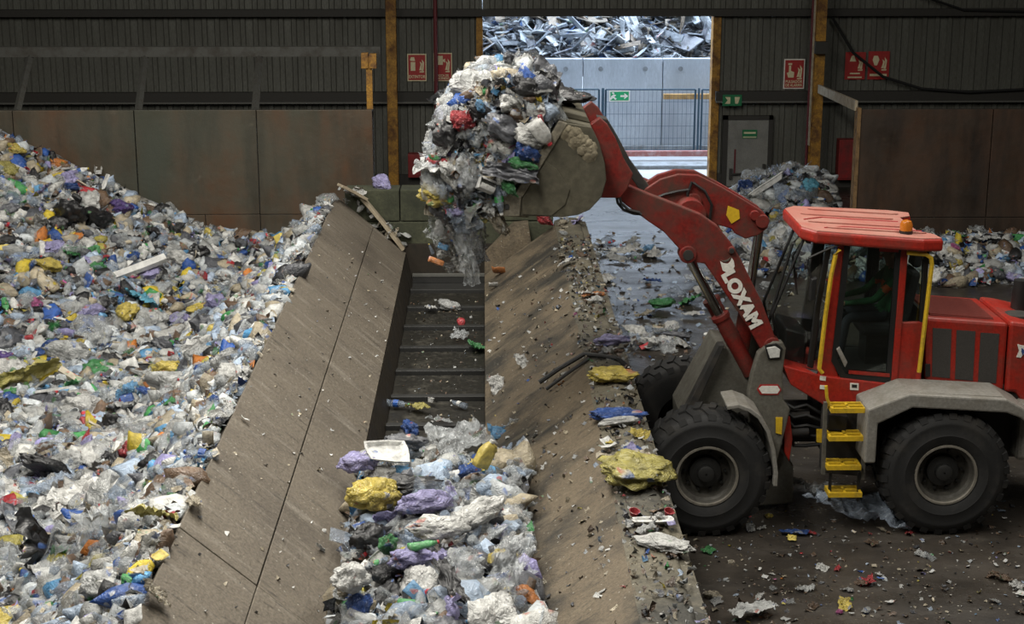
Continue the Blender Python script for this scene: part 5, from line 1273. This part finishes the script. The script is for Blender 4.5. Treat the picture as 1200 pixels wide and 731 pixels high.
# litter on the open floor, the ledge, the slopes and the slats
litter = tag(empty('floor_litter', (6, 20, 0)), 'fine scraps trodden into the open floor around the loader', 'litter', kind='stuff')
def floor_pts(n, px0, px1, py0, py1, z=.012):
    out = []
    for k in range(n): q = W(RW.uniform(px0,px1), RW.uniform(py0,py1), Z=0); out.append((q.x, q.y, z))
    return np.array(out)
p = floor_pts(800, 800, 1330, 585, 760); scraps('near_scraps', p, NP.uniform(.012,.05,len(p))*NP.choice([1,1,1,1.8],len(p)), colours(len(p), PALW+[('brown', 40), ('beige', 20), ('dark grey', 20)], .6), litter, M['s_opaque'], .3, .25)
p = floor_pts(500, 690, 930, 270, 430); scraps('far_scraps', p, NP.uniform(.03,.10,len(p)), colours(len(p), [('white', 6), ('pale grey', 5), ('beige', 5), ('brown', 6), ('bluish clear', 3), ('blue', 1)]), litter, M['s_opaque'], .3, .25)
PF = 'on the open floor beyond the hopper ledge'; PN = 'on the dark floor by the loader wheels'
FL = {'plastic_film': 5, 'plastic_bag': 3, 'sheet_piece': 4, 'plastic_bottle': 2, 'carton': 1, 'drink_can': 1}
for (x0, x1, y0, y1, n) in ((692,775,285,312,30), (700,850,312,385,16), (700,805,386,412,42), (820,900,300,345,14), (880,935,380,400,4)):
    for k in range(n):
        q = W(RW.uniform(x0,x1), RW.uniform(y0,y1), Z=0); rand_item(q+Vector((0,0,.06)), PF, FL, .62, {'white': 6, 'clear': 4, 'pale grey': 4, 'bluish clear': 3, 'beige': 3, 'blue': 1, 'lilac': .6, 'brown': 1.5, 'green': .6, 'red': .6, 'yellow': .5}, (RW.gauss(0,.25), RW.gauss(0,.25), RW.uniform(0,6.28)))
for k in range(60):
    q = W(RW.uniform(830,1200), RW.uniform(600,730), Z=0); rand_item(q+Vector((0,0,.02)), PN, {'plastic_film': 5, 'sheet_piece': 3, 'plastic_bag': 1, 'drink_can': .6}, .28, {'white': 5, 'pale grey': 4, 'clear': 3, 'beige': 3, 'red': 1, 'blue': .7, 'yellow': .8, 'brown': 2, 'pink': .4, 'green': .5}, (RW.gauss(0,.2), RW.gauss(0,.2), RW.uniform(0,6.28)))
crust = tag(empty('ledge_litter', (1.4, 16, ZRt)), 'crust of fine scraps and dirt on the hopper ledge', 'litter', kind='stuff')
n = 1500; yy = NP.uniform(8.5,26,n); xx = np.where(NP.random(n) < .84, NP.uniform(XRi-.02,XRo-.02,n), NP.uniform(.5,XRi,n))
zz = np.where(xx > XRi, ZRt+.035, ZB+.12+(ZRt-.02-ZB-.12)*xx/XRi+.012)
scraps('ledge_scraps', np.stack([xx, yy, zz], 1), NP.uniform(.015,.075,n), colours(n, PALW+[('brown', 60), ('beige', 40), ('dark grey', 40), ('pale grey', 20)], .6), crust, M['s_opaque'], .5, .35)
n = 150; yy = NP.uniform(9,25.5,n); xx = NP.uniform(.03,XRi,n); zz = ZB+.12+(ZRt-.02-ZB-.12)*xx/XRi+.012
scraps('slope_scraps', np.stack([xx, yy, zz], 1), NP.uniform(.02,.08,n), colours(n, [('white', 5), ('beige', 5), ('pale grey', 4), ('yellow', .6), ('blue', .4)]), crust, M['s_opaque'], .4, .25)
n = 170; yy = NP.uniform(9,25.5,n); uu = NP.uniform(.02,.98,n)
scraps('plate_scraps', np.stack([Lx(uu), yy, Lz(uu)+.014], 1), NP.uniform(.012,.05,n), colours(n, [('white', 5), ('beige', 5), ('pale grey', 4), ('black', 2), ('red', .3)]), crust, M['s_opaque'], .4, .25)
n = 240; yy = NP.uniform(17.5,25.9,n); xx = NP.uniform(-1.2,-.03,n)
scraps('slat_scraps', np.stack([xx, yy, np.full(n, ZB+.012)], 1), NP.uniform(.01,.04,n), colours(n, [('white', 3), ('beige', 5), ('pale grey', 4), ('brown', 9), ('bluish clear', 1)], .8), crust, M['s_opaque'], .4, .25)
for (x0, x1, y0, y1, n) in ((690,742,398,412,9), (640,690,254,275,9), (655,700,290,310,5), (705,765,508,536,10), (745,790,596,625,5), (680,706,345,352,3)):
    for k in range(n):
        q = W(RW.uniform(x0,x1), RW.uniform(y0,y1), Z=ZRt+.05); rand_item(q, 'on the dirty hopper ledge', {'plastic_film': 5, 'sheet_piece': 4, 'plastic_bag': 3, 'drink_can': .5}, .42, {'white': 6, 'beige': 4, 'clear': 3, 'pale grey': 4, 'lilac': 1.4, 'blue': .8, 'yellow': .8, 'brown': 2, 'orange': .5}, (RW.gauss(0,.3), RW.gauss(0,.3), RW.uniform(0,6.28)))

# ------------------------------------------------------------------ single pieces that stand out
def on(h, px, py, kind, wpx, color, label, lift=.1, rot=None, sq=None, var=None):
    q = march(px, py, h); d = q.y*math.cos(PITCH)+(CAM_H-q.z)*math.sin(PITCH); return item(kind, q+Vector((0,0,lift)), wpx*d/FPX, color, '', rot, label, var, sq)
zc = lambda z: (lambda x, y: z)
L = zc(ZRt+.02)
on(L, 716, 447, 'plastic_bag', 52, 'yellow', 'bright yellow bag lying on the ledge beside the blue rag', .09, (0,0,.1), (1,.9,.5), 4)
on(L, 722, 490, 'plastic_bag', 60, 'blue', 'dark blue rag crumpled across the ledge', .05, (0,0,.05), (1,.6,.35), 10)
on(L, 726, 497, 'plastic_bag', 44, 'white', 'white paper mush beneath the dark blue rag', .04, (0,0,.3), (1,.5,.35), 5)
on(L, 745, 566, 'plastic_bag', 84, 'olive yellow', 'big yellow bag draped over the ledge by the front tyre', .14, (.15,.1,.25), (1,1.0,.55), 1)
on(L, 738, 548, 'plastic_film', 66, 'beige', 'dirty beige film behind the big draped yellow bag', .08, (0,0,.4), (1,.8,.6), 4)
on(L, 765, 615, 'food_tray', 50, 'white', 'white foam tray on the ledge between two red caps', .03, (0,0,.05), (1,.5,.6), 0)
for (px, lab) in ((743, 'red bottle cap at the ledge side of the white foam tray'), (784, 'red lid scrap at the outer end of the white foam tray')):
    on(L, px, 607, 'plastic_tub', 13, 'red', lab, .05, (.3,.2,0), (1,1,.8), 1)
on(L, 778, 643, 'plastic_bag', 66, 'white', 'dirty white carrier bag flattened on the ledge', .05, (0,0,2.6), (1,.75,.35), 6)
on(L, 716, 404, 'plastic_bag', 42, 'lilac', 'lilac rag bundle on the ledge near the far tyre', .06, (0,0,.2), (1,.6,.5), 7)
on(L, 696, 349, 'plastic_film', 26, 'orange', 'orange film scrap on the ledge', .04, (0,0,.3), (1,.6,.6), 6)
on(L, 637, 263, 'plastic_bag', 20, 'red', 'red rag on the far end of the ledge under bucket', .1, (0,.6,.4), None, 3)
tag(build('rubber_band', MB().tube([W(632,448,Z=1.42)]+[W(655,432,Z=1.58)]+[W(684,415,Z=ZRt+.04), W(706,417,Z=ZRt+.06), W(724,420,Z=ZRt+.05), W(738,432,Z=ZRt+.02)], .03, 8), M['cable'], smooth=True), 'dark rubber strip lying across the slope and ledge', 'strip')
tag(build('rubber_band', MB().tube([W(640,456,Z=1.40), W(664,438,Z=1.58), W(690,420,Z=ZRt+.03)], .022, 8), M['cable'], smooth=True), 'shorter dark strip beside the long rubber strip on slope', 'strip')
F0 = zc(.02)
on(F0, 1010, 612, 'plastic_film', 112, 'bluish clear', 'large clear plastic sheet on the floor under the ladder', .12, (.05,.05,-.35), (1,.55,.9), 5)
on(F0, 945, 585, 'plastic_film', 88, 'clear', 'long clear plastic wrap trailing under the loader belly', .1, (.05,0,-.3), (1,.4,.8), 8)
on(F0, 930, 626, 'plastic_film', 30, 'blue', 'small bright blue film scrap near the clear sheet', .03, (0,0,-.2), (1,.4,.5), 2)
on(F0, 882, 722, 'plastic_film', 56, 'pale grey', 'grey crumpled wrap on the floor near the ledge foot', .06, (0,0,.5), (1,.8,.7), 9)
on(F0, 790, 398, 'plastic_bag', 34, 'dark grey', 'dark grey sheet lump beyond the far front tyre', .08, (0,0,-.2), (1,.5,.5), 1)
on(F0, 776, 361, 'plastic_bag', 30, 'green', 'green bag alone on the open floor', .1, (0,0,.3), (1,.8,.8), 8)
on(F0, 765, 332, 'plastic_film', 20, 'blue', 'blue film scrap alone on the open floor', .04, (0,0,.1), (1,.6,.8), 4)
on(F0, 760, 297, 'plastic_bag', 18, 'light blue', 'small blue bag beside the white scraps on floor', .08)
on(F0, 735, 298, 'plastic_film', 44, 'white', 'white film spread on the floor beyond the ledge', .05, (0,0,.1), (1,.6,.6), 7)
on(F0, 812, 371, 'plastic_film', 24, 'white', 'white film scrap on floor below the lift arm', .05, (0,0,.1), (1,.6,.6), 2)
# hopper
T = lambda x, y: hT(x, y)+.12
on(T, 421, 556, 'plastic_bag', 46, 'lilac', 'pale lilac bag at the hopper plate foot', .14, (0,0,.3), (1,.85,.8), 0)
item('plastic_bag', march(440, 597, T)+Vector((0,0,.16)), .5, 'yellow', '', (.2,0,3.3), 'yellow knotted bag lying on the hopper waste', 5)
on(T, 500, 606, 'plastic_bag', 62, 'lilac', 'lilac bag in the middle of the hopper waste', .16, (.2,.1,.5), (1,.7,.7), 5)
on(T, 512, 638, 'plastic_bag', 64, 'white', 'long white bag lying across the hopper waste', .17, (0,0,.2), (1,.7,.7), 9)
on(T, 560, 622, 'plastic_bag', 62, 'white', 'tied white sack against the hopper slope', .18, (0,-.3,.6), (1,.65,.7), 4)
on(T, 412, 702, 'plastic_bag', 62, 'white', 'big white bag at the foot of the hopper plate', .2, (.3,.3,1.2), (1,.8,.9), 11)
on(T, 478, 580, 'plastic_bag', 66, 'black', 'shiny black sack beneath the lilac bag in hopper', .1, (0,0,.1), (1,.6,.6), 3)
on(T, 474, 534, 'plastic_bag', 48, 'dark grey', 'dark grey bag on top of the hopper waste', .16, (0,0,-.2), (1,.6,.6), 6)
on(T, 430, 640, 'plastic_bag', 44, 'black', 'black bag beside the yellow knotted bag', .1, (0,0,.8), None, 8)
on(T, 480, 668, 'plastic_bag', 58, 'lilac', 'lilac film bundle beside the green bottle', .12, (0,.2,.9), (1,.6,.7), 10)
on(T, 497, 668, 'plastic_bottle', 38, 'green', 'olive green bottle lying in the hopper waste', .24, (0,-.1,.3), None, 1)
on(T, 588, 523, 'plastic_film', 30, 'light blue', 'bright blue film by the hopper slope', .15, (.5,.3,.3), None, 2)
on(T, 481, 513, 'plastic_bag', 26, 'blue', 'small blue bag at the far edge of hopper waste', .12)
on(T, 421, 521, 'carton', 17, 'white', 'torn white carton at the hopper plate', .16, (.4,.3,.6), None, 1)
on(T, 452, 548, 'food_tray', 56, 'white', 'white plastic crate tray by the lilac bag', .15, (.6,.2,.5), (1,.8,1), 2)
on(T, 598, 690, 'plastic_film', 92, 'clear', 'large clear film hanging against the hopper slope', .2, (.2,-.5,1.2), (1,.7,1), 4)
on(T, 540, 535, 'plastic_film', 74, 'clear', 'clear film sheet beside the yellow jug', .2, (.2,0,.4), None, 10)
on(T, 569, 559, 'jug', 32, 'yellow', 'bright yellow jug standing in the hopper waste', .24, (.4,-1.1,.2), None, 0)
on(T, 545, 680, 'plastic_bag', 52, 'clear', 'clear bag bundle near the green bottle', .15)
on(T, 455, 655, 'plastic_bag', 30, 'green', 'small dark green bag beside the lilac bundle', .14)
on(T, 530, 707, 'plastic_film', 70, 'black', 'torn black film in the near hopper waste', .16, None, (1,.6,.8), 3)
B_ = zc(ZB+.02); PS = 'on the bare conveyor slats'
for (px, py, k, w, c, lab) in ((527,362,'plastic_bag',22,'pale grey','grey bag lying on the bare conveyor slats'), (505,366,'plastic_film',16,'white','thin white film on the bare conveyor slats'), (540,380,'plastic_bottle',22,'red','red bottle lying on the bare conveyor slats'),
        (538,398,'plastic_film',24,'clear','clear film strip on the bare conveyor slats'), (558,411,'plastic_film',22,'green','green wrapper at the edge of the slats'), (466,478,'plastic_bottle',26,'bluish clear','clear blue bottle against the skirt on the slats'),
        (488,482,'plastic_film',22,'olive yellow','pale yellow green film on the slats'), (537,478,'plastic_bottle',20,'bluish clear','clear bottle near the middle of the slats'), (515,500,'plastic_film',26,'clear','clear film near the edge of the hopper waste'),
        (552,498,'carton',7,'beige','small beige carton near the hopper waste edge'), (505,474,'plastic_tub',7,'white','little white tub on the slats')):
    on(B_, px, py, k, w*1.15, c, lab, .06, (RW.gauss(0,.2), RW.gauss(0,.2), RW.uniform(0,6.28)))
S_ = lambda x, y: ZB+.14+(ZRt-.02-ZB-.12)*max(0, min(1, x/XRi))
for (px, py, k, w, c, lab) in ((585,322,'sheet_piece',18,'orange','orange wrapper stuck on the hopper slope'), (612,428,'plastic_film',20,'white','white film scrap high on the hopper slope'), (582,455,'plastic_film',30,'white','white torn film on the hopper slope foot'), (578,338,'sheet_piece',12,'white','white paper scrap on the hopper slope'), (600,500,'plastic_film',18,'clear','clear film scrap on the hopper slope')):
    on(S_, px, py, k, w, c, lab, .04, (0,-.6,RW.uniform(0,6.28)))
P_ = lambda x, y: Lz(max(0, min(1, (x-XLb)/(XLt-XLb))))+.02 if x < XLb else ZB
on(P_, 376, 646, 'plastic_film', 22, 'white', 'torn white film on the lower hopper plate', .03, (0,.7,1.3), (1,.4,.6), 4)
on(P_, 287, 494, 'sheet_piece', 11, 'white', 'small white chip on the hopper plate', .03, (0,.7,.3))
# big heap
for (px, py, k, w, c, lab, lift, sq) in (
    (150,376,'plastic_bag',34,'yellow','plump bright yellow bag on the litter before the heap',.16,(1,.9,1)), (84,262,'plastic_bag',48,'black','big black sack high on the tall heap',.15,(1,.8,.8)), (66,270,'plastic_bag',28,'black','smaller black bag beside the big black sack',.12,None),
    (160,328,'foam_strip',74,'white','long white foam bar on the side of the heap',.2,(1,1,1.4)), (34,458,'plastic_film',78,'olive yellow','wide olive film spread on the littered floor',.14,(1,.7,.8)), (55,466,'foam_strip',44,'white','white foam tube beside the olive film',.25,None), (62,474,'foam_strip',38,'white','second white foam tube beside the olive film',.22,None),
    (150,481,'carton',14,'blue','dark blue carton on the littered floor',.16,None), (62,562,'plastic_bag',64,'black','black sack with knot on the littered floor',.12,(1,.6,.6)), (140,560,'plastic_film',84,'black','long black film across the littered floor',.12,(1,.4,.6)),
    (55,668,'plastic_film',128,'black','huge black sheet on the near littered floor',.16,(1,.7,.8)), (20,625,'plastic_film',70,'dark grey','dark sheet beside the huge black sheet',.12,(1,.6,.7)), (112,660,'plastic_film',150,'clear','large clear film sliding off the bank of shreds',.3,(1,.6,1)), (180,630,'plastic_film',64,'olive yellow','yellowish clear film over the edge of hopper plate',.2,(1,.5,.8)),
    (10,432,'plastic_bag',32,'purple','deep purple bag on the littered floor',.12,None), (42,363,'plastic_bag',20,'pink','magenta bag in the litter before the heap',.1,None), (101,527,'plastic_bag',30,'red','bright red bag near the black sack',.1,(1,.5,.5)), (115,206,'carton',10,'white','white box on the crest of the heap',.1,None),
    (82,226,'plastic_bag',22,'blue','bright blue bag high on the heap',.1,None), (165,362,'plastic_film',36,'cyan','cyan film beside the plump yellow bag',.15,None), (18,183,'plastic_bag',22,'yellow','yellow bag at the crest of the heap',.12,None), (6,206,'plastic_bag',26,'olive yellow','olive bag near the crest of heap',.12,None),
    (58,318,'plastic_bag',26,'yellow','round yellow bag on the heap slope',.12,None), (105,375,'plastic_bag',30,'lilac','lilac bag by the plump yellow bag',.12,None), (105,398,'plastic_bag',52,'clear','large clear bag before the heap',.14,None), (78,443,'plastic_film',36,'clear','clear film beside the olive film on litter',.12,None), (182,471,'plastic_bag',42,'blue','blue bag on the littered floor by the bank',.1,(1,.4,.4)),
    (205,477,'plastic_bag',30,'green','green bag on the littered floor by the bank',.1,(1,.5,.5)), (235,368,'plastic_bag',26,'yellow','yellow bag at the foot of the heap',.1,(1,.6,.6)), (262,356,'plastic_bag',22,'yellow','yellow bag near the bank of shreds',.1,(1,.7,.7)), (18,533,'plastic_film',44,'lilac','flat lilac film on the littered floor',.12,(1,.5,.5)),
    (130,640,'sheet_piece',26,'white','white paper sheets on the near littered floor',.14,None), (120,590,'sheet_piece',30,'white','crumpled white paper near the long black film',.16,None), (24,620,'plastic_bottle',34,'bluish clear','blue capped clear bottle near the dark sheet',.16,None), (140,250,'plastic_bag',26,'purple','dark purple bag on the heap edge',.12,None),
    (390,224,'plastic_film',26,'white','white film on the far corner of the hopper',.12,None), (350,262,'carton',7,'red','red brown carton on the bank of shreds',.1,None)):
    on(hL, px, py, k, w, c, lab, lift, None, sq)
q = W(447, 229, Y=HE+.35); item('plastic_bag', (q.x, HE+.35, ewt+.08), .36, 'lilac', '', None, 'lilac bag lying on the block wall at the hopper end', 3)
# heap beside the door
for (px, py, k, w, c, lab) in ((901,228,'food_tray',52,'white','large white crumpled tray on the heap beside the door'), (874,226,'plastic_bag',26,'blue','blue bag on the heap beside the door'), (925,233,'plastic_tub',9,'yellow','round yellow tub on the heap beside the door'), (922,238,'plastic_bag',34,'bluish clear','clear blue bag under the round yellow tub'), (951,224,'plastic_bag',20,'cyan','cyan bag near the column foot'),
        (934,262,'plastic_bag',22,'blue','blue bag on the heap front near cab roof'), (915,280,'plastic_bag',28,'white','white bag on the heap front near the cab roof'), (880,300,'plastic_bag',30,'white','white bag at the heap front below the crank'), (1118,298,'plastic_bag',14,'pink','magenta bag in the bank by the brown wall')):
    on(lambda x, y: max(hR(x, y), hQ(x, y)), px, py, k, w, c, lab, .12)
# bucket load: pieces that stand out
def ld(px, py, Y, kind, w, color, label, rot=None, sq=None, var=None):
    q = W(px, py, Y=Y); return item(kind, q, w/102, color, '', rot, label, var, sq)
ld(575, 112, 17.5, 'plastic_bag', 84, 'pale grey', 'large grey plastic sack topping the bucket load', (1.2,.3,.2), (1,.8,.9), 2)
ld(602, 122, 17.3, 'plastic_bag', 48, 'white', 'crumpled off white bag on top of the bucket load', (1.5,.2,1.2), (1,.8,.8), 5)
ld(548, 122, 17.5, 'plastic_film', 46, 'clear', 'clear film at the crest of the bucket load', (1.3,.4,.2), None, 3)
ld(526, 158, 17.2, 'plastic_bag', 40, 'black', 'black sack at the outer side of the bucket load', (1.4,.8,.3), (1,.9,.8), 7)
ld(543, 141, 17.16, 'plastic_bag', 30, 'red', 'red bag at the outer side of the bucket load', (1.4,0,.6), (1,.9,.8), 9)
ld(565, 130, 17.2, 'plastic_bag', 34, 'black', 'black film bunch below the grey sack in bucket', (1.4,.4,.3), (1,.7,.7), 10)
ld(563, 124, 17.1, 'plastic_bag', 14, 'light blue', 'small bright blue bag between the black bunches', (1.4,1.2,0), None, 1)
ld(591, 150, 17.15, 'plastic_bag', 46, 'dark grey', 'slate grey sack in the middle of bucket load', (1.4,.5,.3), (1,.85,.8), 12)
ld(640, 112, 18.2, 'plastic_film', 66, 'black', 'black torn sheet over the top of the bucket', (.3,.2,.1), (1,.7,1), 6)
ld(672, 113, 18.0, 'plastic_bag', 44, 'black', 'black bag hanging over the bucket back', (.2,.1,-.2), (1,.7,.6), 2)
ld(570, 217, 17.1, 'carton', 19, 'white', 'white open carton tumbling out of the bucket', (1.2,.45,.3), (1,1,1), 3)
ld(600, 203, 17.1, 'plastic_film', 60, 'dark grey', 'grey plastic sheet at the bucket edge', (1.3,.2,.1), (1,.5,.8), 9)
ld(634, 155, 17.12, 'jug', 30, 'white', 'white jug at the bucket edge bar', (.3,.9,.4))
ld(634, 141, 17.1, 'drink_can', 12, 'red', 'red can near the top of the bucket edge', (.2,1.3,.1))
ld(612, 192, 17.1, 'plastic_bag', 30, 'green', 'bright green bag at the bucket mouth', (1.4,.2,0), (1,.5,.6), 4)
ld(596, 219, 17.1, 'plastic_bag', 18, 'green', 'dark green bag above the bucket lip', (1.4,.8,0), None, 8)
ld(585, 235, 17.15, 'plastic_bottle', 34, 'bluish clear', 'clear bottle hanging over the bucket lip', (0,1.4,.2))
ld(583, 258, 17.3, 'plastic_bag', 36, 'beige', 'brownish film slipping under the bucket lip', (1.3,1.0,.2), (1,.6,.6), 11)
ld(512, 215, 17.2, 'plastic_bag', 40, 'clear', 'clear bag bulging at the outer side of the load', (1.3,1.2,.2), None, 6)
ld(530, 208, 17.15, 'plastic_bag', 40, 'white', 'white bag at the outer side of the load', (1.3,1.0,.6), (1,.7,.7), 0)
ld(533, 205, 17.05, 'carton', 8, 'brown', 'brown packet on the white bag in the load', (1.3,.8,.3))
ld(620, 160, 17.15, 'plastic_bag', 40, 'white', 'white bag beside the white jug', (1.3,.4,.6), (1,.7,.7), 13)
ld(618, 178, 17.1, 'plastic_bag', 30, 'blue', 'navy blue bag beside the bucket edge bar', (1.3,.4,.6), (1,.8,.7), 3)
ld(560, 252, 17.3, 'drink_can', 24, 'olive yellow', 'green yellow can falling below the bucket load', (.2,.6,.2))
ld(508, 248, 17.3, 'food_tray', 22, 'beige', 'pale food tray dropping beside the load', (1.0,.2,.1))
ld(511, 306, 17.6, 'drink_can', 18, 'orange', 'orange red cup falling clear of the bucket', (.3,.4,.1))
ld(519, 289, 17.5, 'sheet_piece', 12, 'light blue', 'blue scrap falling clear of the bucket', (1.2,.4,.1))
ld(545, 300, 17.4, 'plastic_film', 62, 'clear', 'long clear film streaming down from the bucket load', (1.4,1.35,.1), (1,.5,.8), 7)
ld(535, 268, 17.4, 'plastic_film', 56, 'clear', 'clear film trailing off the load edge', (1.4,1.0,.2), (1,.6,.8), 11)
ld(533, 240, 17.2, 'plastic_film', 62, 'bluish clear', 'bluish clear film hanging from the load', (1.4,1.1,.2), (1,.7,.8), 5)

# scraps caught on the far corner of the hopper
for k in range(34):
    u = RW.random(); q = W(402+u*68+RW.gauss(0,5), 216+u*72+RW.gauss(0,4), Y=HE+RW.uniform(-.05,.1))
    rand_item(q, 'caught along the far end of the hopper plates', {'plastic_film': 4, 'sheet_piece': 4, 'plastic_bag': 2, 'food_tray': 1}, .45, {'white': 6, 'beige': 5, 'pale grey': 4, 'brown': 2, 'dark grey': 2, 'clear': 2})

# small broken boards covering the yard heap between the big ones
n = 2600; xx = NP.uniform(-2.5, 9.5, n); yy = YW+.85+5.4*NP.random(n)**1.1
zz = np.array([hscrap(a, b) for a, b in zip(xx, yy)])+NP.uniform(.0,.14,n)
cl = np.array([c[0] for c in SB_COL])[NP.choice(8, n, p=np.array([c[1] for c in SB_COL])/sum(c[1] for c in SB_COL))]*NP.uniform(.6,1.1,(n,1))
lumps('small_boards', [tri_arrays(b) for b in boards], np.stack([xx, yy, zz], 1), NP.uniform(.18,.55,n), cl, scrap, M['s_opaque'], .5)
